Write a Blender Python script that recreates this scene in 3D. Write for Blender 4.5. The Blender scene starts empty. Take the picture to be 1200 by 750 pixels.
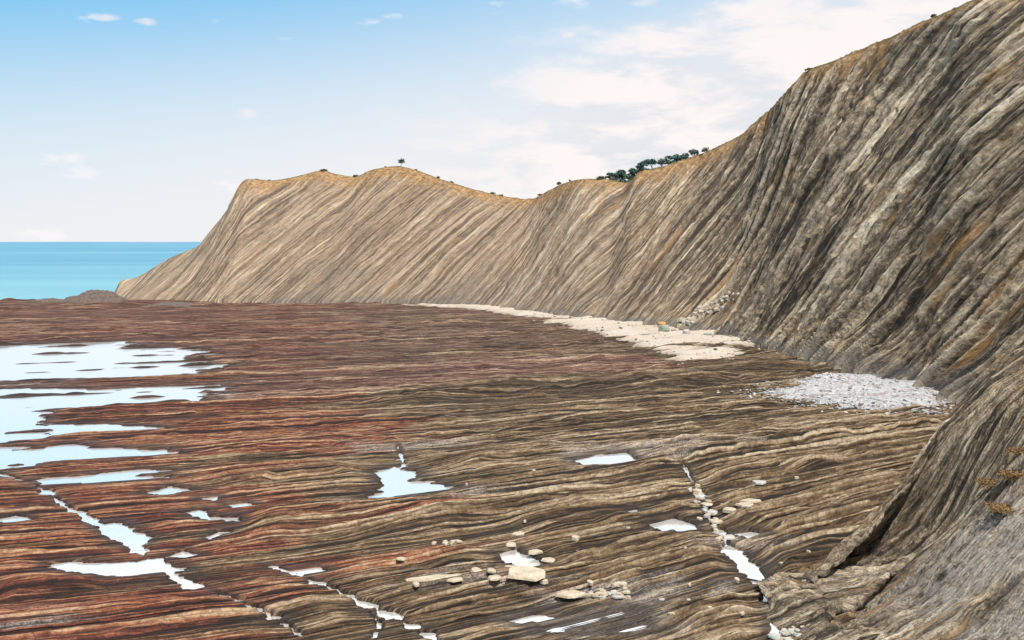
import bpy, bmesh, math, random
import numpy as np
R = math.radians
C = bpy.context.scene.collection
scene = bpy.context.scene

# ------------------------------------------------------------------ camera
F_PX, HOR, CAM_H = 1250.0, 283.0, 20.0          # focal length / horizon row of the 1200x750 photograph, eye height
cd = bpy.data.cameras.new('camera')
cam = bpy.data.objects.new('camera', cd); C.objects.link(cam)
cam.location = (0, 0, CAM_H); cam.rotation_euler = (R(90), 0, 0)
cd.sensor_width = 36.0; cd.lens = 36.0 * F_PX / 1200.0
cd.shift_y = -(375.0 - HOR) / 1200.0
cd.clip_start = 0.5; cd.clip_end = 80000
scene.camera = cam

# ------------------------------------------------------------------ sun, exposure
SUN_DIR = np.array((0.30, -0.34, 0.86)); SUN_DIR /= np.linalg.norm(SUN_DIR)
sun_el = math.asin(SUN_DIR[2]); sun_az = math.atan2(SUN_DIR[0], SUN_DIR[1])
sd = bpy.data.lights.new('sun', 'SUN'); sd.energy = 5.0; sd.angle = R(0.6); sd.color = (1.0, 0.93, 0.82)
so = bpy.data.objects.new('sun', sd); C.objects.link(so)
from mathutils import Vector
so.rotation_euler = Vector(SUN_DIR).to_track_quat('Z', 'Y').to_euler()
so.location = (60, -80, 140)
vs = scene.view_settings
vs.view_transform = 'Standard'; vs.look = 'None'; vs.gamma = 1; vs.exposure = 0.25

# ------------------------------------------------------------------ node helpers
class NT:
    def __init__(s, tree): s.t = tree; s.n = tree.nodes; s.l = tree.links
    def put(s, sock, v):
        if v is None: return
        if hasattr(v, 'is_output'): s.l.new(v, sock)
        else: sock.default_value = v
    def node(s, typ, ins=(), **props):
        nd = s.n.new(typ)
        for k, v in props.items(): setattr(nd, k, v)
        it = ins.items() if isinstance(ins, dict) else enumerate(ins)
        for k, v in it: s.put(nd.inputs[k], v)
        return nd
    def math(s, op, a, b=None, c=None, clamp=False):
        nd = s.n.new('ShaderNodeMath'); nd.operation = op; nd.use_clamp = clamp
        s.put(nd.inputs[0], a); s.put(nd.inputs[1], b); s.put(nd.inputs[2], c)
        return nd.outputs[0]
    def mix(s, f, a, b, blend='MIX'):
        nd = s.n.new('ShaderNodeMix'); nd.data_type = 'RGBA'; nd.blend_type = blend
        s.put(nd.inputs[0], f)
        for k, v in ((6, a), (7, b)):
            s.put(nd.inputs[k], v if hasattr(v, 'is_output') else (*v[:3], 1.0))
        return nd.outputs[2]
    def ramp(s, f, stops, interp='LINEAR'):
        nd = s.n.new('ShaderNodeValToRGB'); cr = nd.color_ramp; cr.interpolation = interp
        while len(cr.elements) < len(stops): cr.elements.new(0.5)
        for e, (p, c) in zip(cr.elements, stops):
            e.position = p; e.color = (*c, 1) if len(c) == 3 else c
        s.put(nd.inputs[0], f); return nd.outputs[0]
    def rng(s, v, a, b, c=0.0, d=1.0, smooth=True):
        nd = s.n.new('ShaderNodeMapRange'); nd.interpolation_type = 'SMOOTHSTEP' if smooth else 'LINEAR'
        for k, x in enumerate((v, a, b, c, d)): s.put(nd.inputs[k], x)
        return nd.outputs[0]
    def bed(s, w_, scale):
        nd = s.n.new('ShaderNodeTexVoronoi'); nd.voronoi_dimensions = '1D'; s.put(nd.inputs['W'], w_); s.put(nd.inputs['Scale'], scale)
        sp_ = s.n.new('ShaderNodeSeparateColor'); s.l.new(nd.outputs['Color'], sp_.inputs[0]); return sp_.outputs[0], nd.outputs['Distance']
    def cells(s, vec, scale=1.0):
        nd = s.n.new('ShaderNodeTexVoronoi'); nd.voronoi_dimensions = '3D'; s.put(nd.inputs['Vector'], vec); s.put(nd.inputs['Scale'], scale)
        sp_ = s.n.new('ShaderNodeSeparateColor'); s.l.new(nd.outputs['Color'], sp_.inputs[0]); return sp_.outputs[0], nd.outputs['Distance']
    def attr(s, name): return s.node('ShaderNodeAttribute', attribute_name=name).outputs['Fac']
    def xyz(s, x, y, z):
        nd = s.n.new('ShaderNodeCombineXYZ')
        for k, v in enumerate((x, y, z)): s.put(nd.inputs[k], v)
        return nd.outputs[0]
    def noise(s, vec, scale, detail=3.0, rough=0.55, dist=0.0, dims='3D'):
        nd = s.n.new('ShaderNodeTexNoise'); nd.noise_dimensions = dims
        if vec is not None: s.put(nd.inputs['Vector'], vec)
        s.put(nd.inputs['Scale'], scale); s.put(nd.inputs['Detail'], detail); s.put(nd.inputs['Roughness'], rough); s.put(nd.inputs['Distortion'], dist)
        return nd.outputs['Fac']

def material(name):
    m = bpy.data.materials.new(name); m.use_nodes = True
    t = NT(m.node_tree)
    b = m.node_tree.nodes['Principled BSDF']
    return m, t, b

# ------------------------------------------------------------------ world: Nishita sky, thin cloud and a pale horizon veil
w = bpy.data.worlds.new('World'); scene.world = w; w.use_nodes = True
T = NT(w.node_tree); bg = T.n['Background']
sky = T.node('ShaderNodeTexSky', sky_type='NISHITA'); sky.sun_disc = False
sky.sun_elevation = sun_el; sky.sun_rotation = sun_az; sky.altitude = 20; sky.air_density = 1.0; sky.dust_density = 0.4; sky.ozone_density = 2.5
tc = T.node('ShaderNodeTexCoord').outputs['Generated']
sep = T.node('ShaderNodeSeparateXYZ', [tc]).outputs
el = sep[2]; ax = sep[0]
cvec = T.xyz(sep[0], sep[1], T.math('MULTIPLY', sep[2], 3.2))
n1 = T.noise(cvec, 2.6, 6, 0.55, 0.3)
n2 = T.noise(cvec, 9.0, 6, 0.6, 0.2)
n3 = T.noise(cvec, 14.0, 5, 0.55, 0.0)
# blue deepens with height; clouds gather toward the right-hand (landward) side
blue = T.mix(T.rng(el, 0.06, 0.235), (3.8, 6.3, 7.9), (1.55, 5.0, 8.0))
skyc = T.mix(0.85, sky.outputs[0], blue)
skyc = T.mix(T.math('MULTIPLY', T.rng(el, 0.225, 0.30), 0.88), skyc, (7.9, 8.0, 8.3))  # unseen white overhead, added so that the pools reflect paler sky
veil = T.math('SUBTRACT', 1.0, T.rng(T.math('SUBTRACT', el, T.math('MULTIPLY', ax, 0.20)), 0.055, 0.325), clamp=True)
veil = T.math('MULTIPLY', veil, 0.97)
skyc = T.mix(veil, skyc, (7.5, 7.45, 7.6))
# broken cloud bank to the right, its upper edge climbing rightward
bank = T.math('ADD', T.math('SUBTRACT', T.math('ADD', T.math('MULTIPLY', ax, 0.30), 0.145), el), T.math('MULTIPLY', T.math('SUBTRACT', n1, 0.5), 0.22))
bank = T.math('ADD', bank, T.math('MULTIPLY', T.math('SUBTRACT', n2, 0.5), 0.26))
bank = T.math('MULTIPLY', T.rng(bank, -0.04, 0.06), T.rng(ax, -0.20, 0.10))
skyc = T.mix(T.math('MULTIPLY', bank, 0.9), skyc, T.mix(T.rng(n2, 0.42, 0.58), (6.5, 6.7, 7.1), (8.5, 7.9, 7.7)))
wisp = T.rng(T.math('ADD', n3, T.math('MULTIPLY', T.math('SUBTRACT', n1, 0.5), 0.5)), 0.645, 0.76)
skyc = T.mix(T.math('MULTIPLY', wisp, 0.5), skyc, (8.6, 8.2, 8.2))
for (ca, ce, sa, se) in ((-0.352, 0.193, 0.020, 0.0055), (-0.319, 0.1915, 0.014, 0.0055), (0.122, 0.218, 0.022, 0.006), (-0.239, 0.116, 0.016, 0.007), (0.052, 0.190, 0.010, 0.005)):   # a few separate small clouds
    da = T.math('POWER', T.math('ABSOLUTE', T.math('DIVIDE', T.math('SUBTRACT', ax, ca), sa)), 2.0); de = T.math('POWER', T.math('ABSOLUTE', T.math('DIVIDE', T.math('SUBTRACT', el, ce), se)), 2.0)
    puff = T.math('SUBTRACT', 1.35, T.math('ADD', T.math('ADD', da, de), T.math('MULTIPLY', T.noise(cvec, 42.0, 5, 0.6), 1.5)))
    skyc = T.mix(T.math('MULTIPLY', T.rng(puff, 0.0, 0.8), 0.6), skyc, (8.4, 7.6, 7.6))
T.l.new(skyc, bg.inputs[0]); bg.inputs[1].default_value = 0.1

# ------------------------------------------------------------------ numeric noise
def _h(ix, iy, seed):
    h = (ix.astype(np.int64) * 374761393 + iy.astype(np.int64) * 668265263 + seed * 974711) & 0xFFFFFFFF
    h = ((h ^ (h >> 13)) * 1274126177) & 0xFFFFFFFF
    return ((h ^ (h >> 16)) & 0xFFFF).astype(np.float32) / 65535.0
def vnoise(x, y, seed=0):
    x = np.asarray(x, np.float32); y = np.asarray(y, np.float32)
    x, y = np.broadcast_arrays(x, y)
    ix = np.floor(x); iy = np.floor(y); fx = x - ix; fy = y - iy
    fx = fx * fx * fx * (fx * (fx * 6 - 15) + 10); fy = fy * fy * fy * (fy * (fy * 6 - 15) + 10)
    a = _h(ix, iy, seed); b = _h(ix + 1, iy, seed); c = _h(ix, iy + 1, seed); d = _h(ix + 1, iy + 1, seed)
    return (a + (b - a) * fx) * (1 - fy) + (c + (d - c) * fx) * fy - 0.5      # -0.5..0.5
def fbm(x, y, seed=0, octv=3, gain=0.5):
    s = 0; a = 1.0
    for k in range(octv):
        s = s + a * vnoise(x * 2 ** k + 17.3 * k, y * 2 ** k - 9.1 * k, seed + k); a *= gain
    return s
def sstep(a, b, v):
    v = np.clip((v - a) / (b - a), 0, 1); return v * v * (3 - 2 * v)
def bed_table(seed, lo, hi, length=620.0, step=0.02, sharp=0.25):
    """a column of beds: each has a thickness, a hardness and an uneven profile; sampled every `step` metres"""
    rs = np.random.RandomState(seed); n = int(length / step); out = np.zeros(n, np.float32); t = 0.0
    g = np.arange(n) * step
    while t < length:
        th = lo * (hi / lo) ** rs.rand(); hd = rs.rand() ** 1.3
        i0, i1 = int(t / step), min(n, int((t + th) / step))
        if i1 > i0:
            f = (g[i0:i1] - t) / th
            up = np.clip(f / sharp, 0, 1); dn = np.clip((1 - f) / (0.35 + 0.5 * rs.rand()), 0, 1)
            out[i0:i1] = hd * np.minimum(up, dn)
        t += th
    k = max(1, int(lo * 0.12 / step)); out = np.convolve(out, np.ones(k) / k, 'same')
    return out
TAB_STEP = 0.02
B_FINE = bed_table(1, 0.16, 0.5); B_SMALL = bed_table(2, 0.4, 1.3); B_MID = bed_table(3, 1.4, 4.5); B_BIG = bed_table(4, 6.0, 16.0, sharp=0.2)
def beds(tab, t):
    x = np.mod(t, 600.0) / TAB_STEP
    i = x.astype(np.int32); f = (x - i).astype(np.float32)
    return tab[i] * (1 - f) + tab[i + 1] * f

def bed_index(seed, lo, hi, length=620.0):
    rs = np.random.RandomState(seed); b = [0.0]
    while b[-1] < length: b.append(b[-1] + lo * (hi / lo) ** rs.rand())
    return np.array(b)
K_A = bed_index(21, 0.13, 0.46); K_B = bed_index(22, 0.40, 1.3); K_C = bed_index(23, 2.2, 6.5)
def blocks(edges, t, along, length, seed, sharp=0.22):
    """beds cut by cross joints into blocks, each block standing at its own height (0..1) with a steep face and a sloping back"""
    x = np.mod(t, 600.0); i = np.searchsorted(edges, x.ravel()).reshape(x.shape) - 1
    i = np.clip(i, 0, len(edges) - 2); f = ((x - edges[i]) / (edges[i + 1] - edges[i])).astype(np.float32)
    z0 = np.zeros_like(i)
    hard = _h(i, z0, seed); ln = length * (0.5 + 1.4 * _h(i, z0 + 1, seed)); off = 50 * _h(i, z0 + 2, seed)
    q = along / ln + off; b = np.floor(q); fq = q - b
    r0 = _h(i, b.astype(np.int64), seed + 5); r1 = _h(i, b.astype(np.int64) + 1, seed + 5)
    r = r0 + (r1 - r0) * sstep(0.965, 1.0, fq)
    up = np.clip(f / sharp, 0, 1); dn = np.clip((1 - f) / (0.35 + 0.6 * _h(i, z0 + 3, seed)), 0, 1)
    return hard * (0.35 + 0.65 * r) * np.minimum(up, dn)

K_R = bed_index(31, 1.2, 6.0)
def ribs(t, along, length, seed, wid=0.55):
    """thin resistant beds: 0..1 bump per bed, present only along part of its length"""
    x = np.mod(t, 600.0); i = np.clip(np.searchsorted(K_R, x.ravel()).reshape(x.shape) - 1, 0, len(K_R) - 2)
    z0 = np.zeros_like(i); w_ = wid * (0.5 + 1.1 * _h(i, z0, seed)); d = x - K_R[i]
    pr = np.clip(d / (0.25 * w_), 0, 1) * np.clip((w_ - d) / (0.45 * w_), 0, 1)
    on = sstep(-0.12, 0.10, vnoise(along / length + 40 * _h(i, z0 + 1, seed), i * 3.7, seed + 2))
    return (pr * on * (0.4 + 0.6 * _h(i, z0 + 2, seed))).astype(np.float32)

def g(px, py, z=0.0):
    """where the line of sight through a photograph pixel meets the level z"""
    Y = F_PX * (CAM_H - z) / (py - HOR); return ((px - 600.0) * Y / F_PX, Y)
def seg_dist(x, y, pts):
    """distance to a polyline, signed side, position along it (0..1)"""
    best = np.full(x.shape, 1e9, np.float32); side = np.zeros(x.shape, np.float32); par = np.zeros(x.shape, np.float32)
    L = [0.0]
    for (a, b) in zip(pts[:-1], pts[1:]): L.append(L[-1] + math.hypot(b[0] - a[0], b[1] - a[1]))
    for k in range(len(pts) - 1):
        (x0, y0), (x1, y1) = pts[k], pts[k + 1]; dx, dy = x1 - x0, y1 - y0; l2 = dx * dx + dy * dy + 1e-9
        f = np.clip(((x - x0) * dx + (y - y0) * dy) / l2, 0, 1)
        d = np.hypot(x - x0 - f * dx, y - y0 - f * dy)
        s = np.sign(dx * (y - y0) - dy * (x - x0)); m = d < best
        best = np.where(m, d, best); side = np.where(m, s, side)
        par = np.where(m, (L[k] + f * (L[k + 1] - L[k])) / L[-1], par)
    return best, side, par
def poly_sdf(x, y, pts):
    d, _, _ = seg_dist(x, y, pts + [pts[0]])
    inside = np.zeros(x.shape, bool); n = len(pts); j = n - 1
    for i in range(n):
        xi, yi = pts[i]; xj, yj = pts[j]
        c = ((yi > y) != (yj > y)) & (x < (xj - xi) * (y - yi) / (yj - yi + 1e-12) + xi)
        inside ^= c; j = i
    return np.where(inside, -d, d)

# ------------------------------------------------------------------ mesh from a grid
def grid_object(name, X, Y, Z, mat, attrs=None, kind='structure', smooth=True):
    nr, nc = X.shape; nv = nr * nc
    co = np.empty((nv, 3), np.float32); co[:, 0] = X.ravel(); co[:, 1] = Y.ravel(); co[:, 2] = Z.ravel()
    idx = np.arange(nv, dtype=np.int32).reshape(nr, nc)
    q = np.stack([idx[:-1, :-1], idx[:-1, 1:], idx[1:, 1:], idx[1:, :-1]], -1).reshape(-1, 4)
    me = bpy.data.meshes.new(name); nf = len(q)
    me.vertices.add(nv); me.vertices.foreach_set('co', co.ravel())
    me.loops.add(nf * 4); me.loops.foreach_set('vertex_index', q.ravel())
    me.polygons.add(nf); me.polygons.foreach_set('loop_start', np.arange(nf, dtype=np.int32) * 4)
    me.polygons.foreach_set('loop_total', np.full(nf, 4, np.int32))
    if smooth: me.polygons.foreach_set('use_smooth', np.ones(nf, bool))
    me.update(calc_edges=True)
    for k, v in (attrs or {}).items():
        a = me.attributes.new(k, 'FLOAT', 'POINT'); a.data.foreach_set('value', np.ascontiguousarray(v, np.float32).ravel())
    me.materials.append(mat)
    o = bpy.data.objects.new(name, me); C.objects.link(o)
    if kind: o['kind'] = kind
    return o
def tag(o, label, cat, group=None):
    o['label'] = label; o['category'] = cat
    if group: o['group'] = group
    return o

# ------------------------------------------------------------------ tide pools: outlines on the platform, in metres
def G(pts): return [g(*p) for p in pts]
POOLS = [   # (outline as ground points, water level, depth below, how far strata poke through)
    (G([(-90,402),(40,399),(125,398),(180,402),(240,410),(252,424),(262,430),(230,437),(150,441),(60,447),(0,450),(-90,455)]), -0.30, 0.42, 1.0),
    (G([(-90,455),(0,455),(60,454),(180,451),(270,447),(290,456),(230,465),(150,471),(60,479),(20,482),(-90,484)]), -0.30, 0.40, 0.75),
    (G([(-90,474),(44,475),(76,487),(62,497),(75,503),(38,515),(58,522),(28,541),(0,550),(-90,556)]), -0.30, 0.40, 0.25),
    (G([(55,494),(140,495),(200,499),(150,503),(55,506)]), -0.30, 0.34, 0.3),
    (G([(20,526),(80,518),(150,523),(195,524),(216,530),(150,534),(80,536),(20,546)]), -0.30, 0.34, 0.25),
    (G([(40,559),(100,553),(160,547),(200,548),(150,554),(212,556),(120,563),(50,564)]), -0.30, 0.34, 0.3),
    (G([(112,611),(136,607),(178,627),(166,637),(152,638),(126,621)]), -0.30, 0.34, 0.3),
    (G([(56,658),(80,653),(160,655),(185,650),(216,663),(172,669),(120,672),(86,668)]), -0.30, 0.34, 0.15),
    (G([(166,575),(200,566),(227,571),(195,577)]), -0.30, 0.30, 0.3),
    (G([(230,581),(256,578),(252,584)]), -0.28, 0.26, 0.2),
    (G([(208,597),(235,592),(247,601),(284,602),(280,609),(245,608),(228,602)]), -0.30, 0.30, 0.2),
    (G([(434,551),(462,544),(494,552),(478,560),(502,562),(530,568),(490,578),(455,583),(428,584),(448,573),(446,562)]), -0.26, 0.30, 0.2),
    (G([(668,537),(700,530),(735,528),(746,538),(712,545),(688,544)]), -0.22, 0.28, 0.2),
    (G([(757,612),(790,605),(813,611),(817,620),(780,623)]), -0.24, 0.28, 0.15),
    (G([(580,645),(605,641),(627,650),(642,660),(615,664),(590,656)]), -0.26, 0.30, 0.1),
    (G([(606,718),(640,714),(700,713),(742,709),(772,736),(720,738),(640,737)]), -0.26, 0.20, 1.5),
    (G([(848,640),(868,643),(888,660),(894,675),(868,667)]), -0.26, 0.30, 0.15),
    (G([(902,716),(912,711),(922,738),(906,744)]), -0.26, 0.30, 0.15),
    (G([(732,597),(745,594),(752,598),(740,601)]), -0.22, 0.24, 0.1),
    (G([(238,626),(256,619),(280,618),(262,624),(246,629)]), -0.30, 0.30, 0.2),
    (G([(196,648),(214,641),(236,646),(216,650)]), -0.30, 0.30, 0.2),
    (G([(262,588),(290,585),(300,589),(276,592)]), -0.28, 0.28, 0.2),
    (G([(340,664),(372,660),(384,665),(356,669)]), -0.30, 0.30, 0.2),
    (G([(-10,606),(18,600),(40,604),(10,609)]), -0.30, 0.30, 0.2),
    (G([(590,724),(624,716),(650,719),(612,728)]), -0.26, 0.26, 0.3),
    (G([(855,622),(880,619),(902,624),(878,628)]), -0.24, 0.26, 0.3),
]
CRACKS = [  # (line of water standing in a joint, half width in metres, level)
    (G([(-10,550),(35,562),(60,576),(75,590),(100,600),(115,612),(150,630),(166,645),(186,658),(206,672),(230,684)]), 0.34, -0.303),
    (G([(316,658),(345,668),(375,680),(400,690),(440,708),(470,722),(500,738),(530,758)]), 0.30, -0.303),
    (G([(250,688),(278,699),(312,714),(335,728),(352,740)]), 0.22, -0.303),
    (G([(430,712),(445,725),(438,742)]), 0.16, -0.32),
    (G([(466,520),(470,532),(474,545)]), 0.35, -0.26),
    (G([(800,540),(818,572),(832,600),(856,640),(880,668),(900,695),(906,716),(915,742)]), 0.30, -0.36),
]

def strike(x, y):
    c, s = 0.9455, 0.3256
    lx = x * c + y * s; u = -x * s + y * c
    f = 1 - sstep(72, 150, y)
    u = u - 0.42 * 9.0 * np.log1p(np.exp(np.clip((x + 4) / 9.0, -30, 30))) * f      # beds swing round beside the near cliff
    f2 = sstep(60, 110, y) * (1 - sstep(230, 330, y))
    u = u - 0.28 * 14 * np.log1p(np.exp(np.clip((x - 20) / 14.0, -30, 30))) * f2
    u = u + 2.2 * vnoise(lx / 50, u / 34, 5) + 0.15 * vnoise(lx / 18, u / 13, 6) + 0.02 * vnoise(lx / 4.2, u / 4.1, 7)
    return lx, u

RIDGES = [  # crest line (ground points), height, width behind, width in front
    (G([(262,573),(320,558),(390,553),(452,556)]), 1.0, 4.0, 0.9),
    (G([(285,640),(340,616),(420,603),(490,600),(552,612)]), 1.15, 5.0, 1.2),
    (G([(395,636),(520,617),(600,598),(660,591),(730,592)]), 1.1, 4.0, 0.8),
    (G([(610,628),(690,609),(750,608),(810,625)]), 0.9, 4.0, 1.0),
    (G([(525,553),(580,538),(630,531),(690,527)]), 0.9, 3.5, 0.9),
    (G([(690,470),(770,458),(850,442),(960,422)]), 1.6, 9.0, 2.0),
    (G([(420,475),(560,460),(680,447)]), 1.3, 8.0, 2.2),
    (G([(830,566),(900,548),(1010,540)]), 0.8, 3.0, 0.7),
    (G([(-20,700),(60,690),(130,682)]), 0.7, 3.0, 0.5),
    (G([(510,668),(570,650),(640,648)]), 0.5, 2.0, 0.5),
    (G([(690,700),(760,690),(840,668),(900,640)]), 0.8, 2.5, 0.7),
    (G([(860,700),(930,660),(1000,618)]), 0.9, 2.5, 0.7),
    (G([(780,742),(850,722),(910,705)]), 0.6, 2.0, 0.6),
    (G([(240,535),(330,522),(430,508)]), 0.6, 4.0, 1.2),
    (G([(560,508),(700,492),(860,478),(980,470)]), 0.8, 5.0, 1.6),
    (G([(760,405),(860,412),(940,420)]), 1.0, 6.0, 2.5),
    (G([(60,362),(180,356),(290,360)]), 1.8, 9.0, 5.0),
]
def platform_height(x, y, full=False):
    lx, u = strike(x, y)
    br = 0.60 + 0.8 * np.clip(0.5 + 1.3 * fbm(lx / 40, u / 2.2, 11, 2), 0, 1)          # along-strike variation
    br2 = 0.50 + 1.0 * np.clip(0.5 + 1.4 * fbm(lx / 18, u / 0.8, 14, 2), 0, 1)
    reef = sstep(-8, 22, x + 0.10 * (y - 60) + 14 * vnoise(lx / 30, u / 16, 21))      # rougher, higher ledges landward
    amp = 0.80 + 0.50 * reef
    far = sstep(120, 230, y)
    fs = 1 - 0.8 * sstep(90, 170, y); fm = 1 - 0.7 * sstep(170, 300, y)
    bA = blocks(K_A, u + 1.3, lx, 7, 303, 0.12); bB = blocks(K_B, u + 3.7, lx, 18, 302, 0.10); rb = ribs(u * 2.4, lx, 10, 344, 0.7)
    z = amp * (0.24 * blocks(K_C, u, lx, 40, 301, 0.10) * br + 0.27 * bB * br2 * fm + 0.36 * bA * br2 * fs + 0.34 * rb * fm)
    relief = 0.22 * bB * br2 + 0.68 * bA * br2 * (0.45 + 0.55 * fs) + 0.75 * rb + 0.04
    z = z + 0.20 * amp * (beds(B_BIG, u) - 0.3) - 0.02
    z = z + far * (0.8 * np.abs(fbm(lx / 14, u / 2.6, 31, 3)) + 0.45 * fbm(lx / 4.0, u / 1.0, 33, 2)) * (0.5 + 1.2 * beds(B_BIG, u + 40))
    mid_ = sstep(75, 120, y) * (1 - 0.4 * sstep(200, 300, y)); z = z + mid_ * 0.50 * np.clip(fbm(lx / 3.2, u / 1.3, 36, 3), -0.25, 1) * (0.3 + 1.4 * beds(B_MID, u + 9))
    z = z + 0.06 * fbm(x / 1.0, y / 0.9, 41, 2) - 0.22
    for pts, h, wb, wf in RIDGES:
        xs = [p[0] for p in pts]; ys = [p[1] for p in pts]; m = 4 * wb
        box = (x > min(xs) - m) & (x < max(xs) + m) & (y > min(ys) - m) & (y < max(ys) + m)
        if not box.any(): continue
        xb, yb = x[box], y[box]
        d, s, p = seg_dist(xb, yb, pts)
        d = d * (1 + 0.3 * vnoise(lx[box] / 7.0, u[box] / 2.0, 51)) + 0.3 * vnoise(lx[box] / 5.0, u[box] / 1.0, 52)
        prof = np.where(s > 0, np.exp(-(d / wb) ** 2), np.exp(-(d / wf) ** 2))
        end = np.clip(np.minimum(p, 1 - p) / 0.28, 0, 1)
        z[box] += 0.62 * h * prof * end * end * (3 - 2 * end) * (0.8 + 0.5 * beds(B_SMALL, u[box] * 1.3))
    # seaward edge: the platform drops below the sea
    edge = 366 + 12 * vnoise(x / 24, y / 40, 61) + 5 * vnoise(x / 6, y / 9, 62) + 0.12 * np.clip(x + 150, -400, 30)
    z = z - 5.0 * sstep(0, 22, y - edge) * (x < 400)
    wet = np.zeros_like(z); kmax = np.zeros_like(z)
    wav = 0.9 * vnoise(lx / 2.2, u / 0.7, 71) + 0.5 * vnoise(lx / 0.8, u / 0.3, 72)
    wavb = 8.0 * vnoise(lx / 18, u / 2.2, 73) + 4.0 * vnoise(lx / 7, u / 0.9, 74)
    for pts, lev, dep, poke in POOLS:
        xs = [p[0] for p in pts]; ys = [p[1] for p in pts]; m = 8
        box = (x > min(xs) - m) & (x < max(xs) + m) & (y > min(ys) - m) & (y < max(ys) + m)
        if not box.any(): continue
        sc = min(1.0, math.sqrt((max(xs) - min(xs)) * (max(ys) - min(ys))) / 14)
        d = poly_sdf(x[box], y[box], pts); d = d + (0.8 * wav[box] + wavb[box] if sc == 1.0 else sc * 0.5 * wav[box] + 0.10 * sc * wavb[box] + 1.3 * sc * vnoise(lx[box] / 2.6, u[box] / 0.35, 75))
        k = 1 - sstep(-0.35 * sc - 0.1, 0.35 * sc + 0.1, d)
        bank = 1 - sstep(0.2, 1.6 + 2.5 * sc, d)
        zb = z[box]; zb = zb + (np.minimum(zb, lev + 0.10 + 0.35 * np.abs(zb - lev)) - zb) * bank
        free = (kmax[box] < 0.5) & (k < 0.5) & (d < 9)
        zb = np.where(free & (zb < lev + 0.05), lev + 0.05 + 0.08 * np.abs(zb), zb)
        inn = np.minimum(zb, lev - dep + poke * np.clip(zb + 0.25, -0.2, 1.4) * 0.95)
        if sc == 1.0: inn = inn + 2.2 * np.clip(vnoise(lx[box] / 15, u[box] / 1.7, 77) + 0.35 * vnoise(lx[box] / 4, u[box] / 0.8, 78) - 0.12, 0, 1) * 1.5 * min(1.0, poke * 1.1) * (0.4 + 0.6 * sstep(-7, 0, d))
        z[box] = zb * (1 - k) + inn * k; kmax[box] = np.maximum(kmax[box], k)
        wet[box] = np.maximum(wet[box], 1 - sstep(0, 1.2 + 2 * sc, d))
    for pts, hw, lev in CRACKS:
        xs = [p[0] for p in pts]; ys = [p[1] for p in pts]; m = 4
        box = (x > min(xs) - m) & (x < max(xs) + m) & (y > min(ys) - m) & (y < max(ys) + m)
        if not box.any(): continue
        d, s, p = seg_dist(x[box], y[box], pts)
        d = d + 1.1 * hw * wav[box] + 0.8 * hw * vnoise(lx[box] / 1.6, u[box] / 0.25, 79); hw2 = hw * (0.9 + 2.0 * vnoise(p * 22, p * 0, 81))
        k = 1 - sstep(hw2 * 0.7, hw2 * 1.3 + 0.08, d)
        zb = z[box]; bank = 1 - sstep(hw, hw + 2.2, d); zb = zb + (np.minimum(zb, lev + 0.08 + 0.4 * np.abs(zb - lev)) - zb) * bank
        z[box] = zb * (1 - k) + np.minimum(zb, lev - 0.14 + 0.16 * np.clip(zb, -.3, 1)) * k
        wet[box] = np.maximum(wet[box], 1 - sstep(0, hw + 0.6, d))
    if full: return z, lx, u, wet, reef, far, relief
    return z
def ground_z(x, y): return float(platform_height(np.array([float(x)]), np.array([float(y)]))[0])

# ------------------------------------------------------------------ rock materials
def strata_nodes(t, tname, aname, warp=0.0):
    tt = t.attr(tname); aa = t.attr(aname)
    v = lambda kt, ka, off=0.0: t.xyz(t.math('MULTIPLY', tt, kt), t.math('MULTIPLY', aa, ka), off)
    return tt, aa, v

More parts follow.
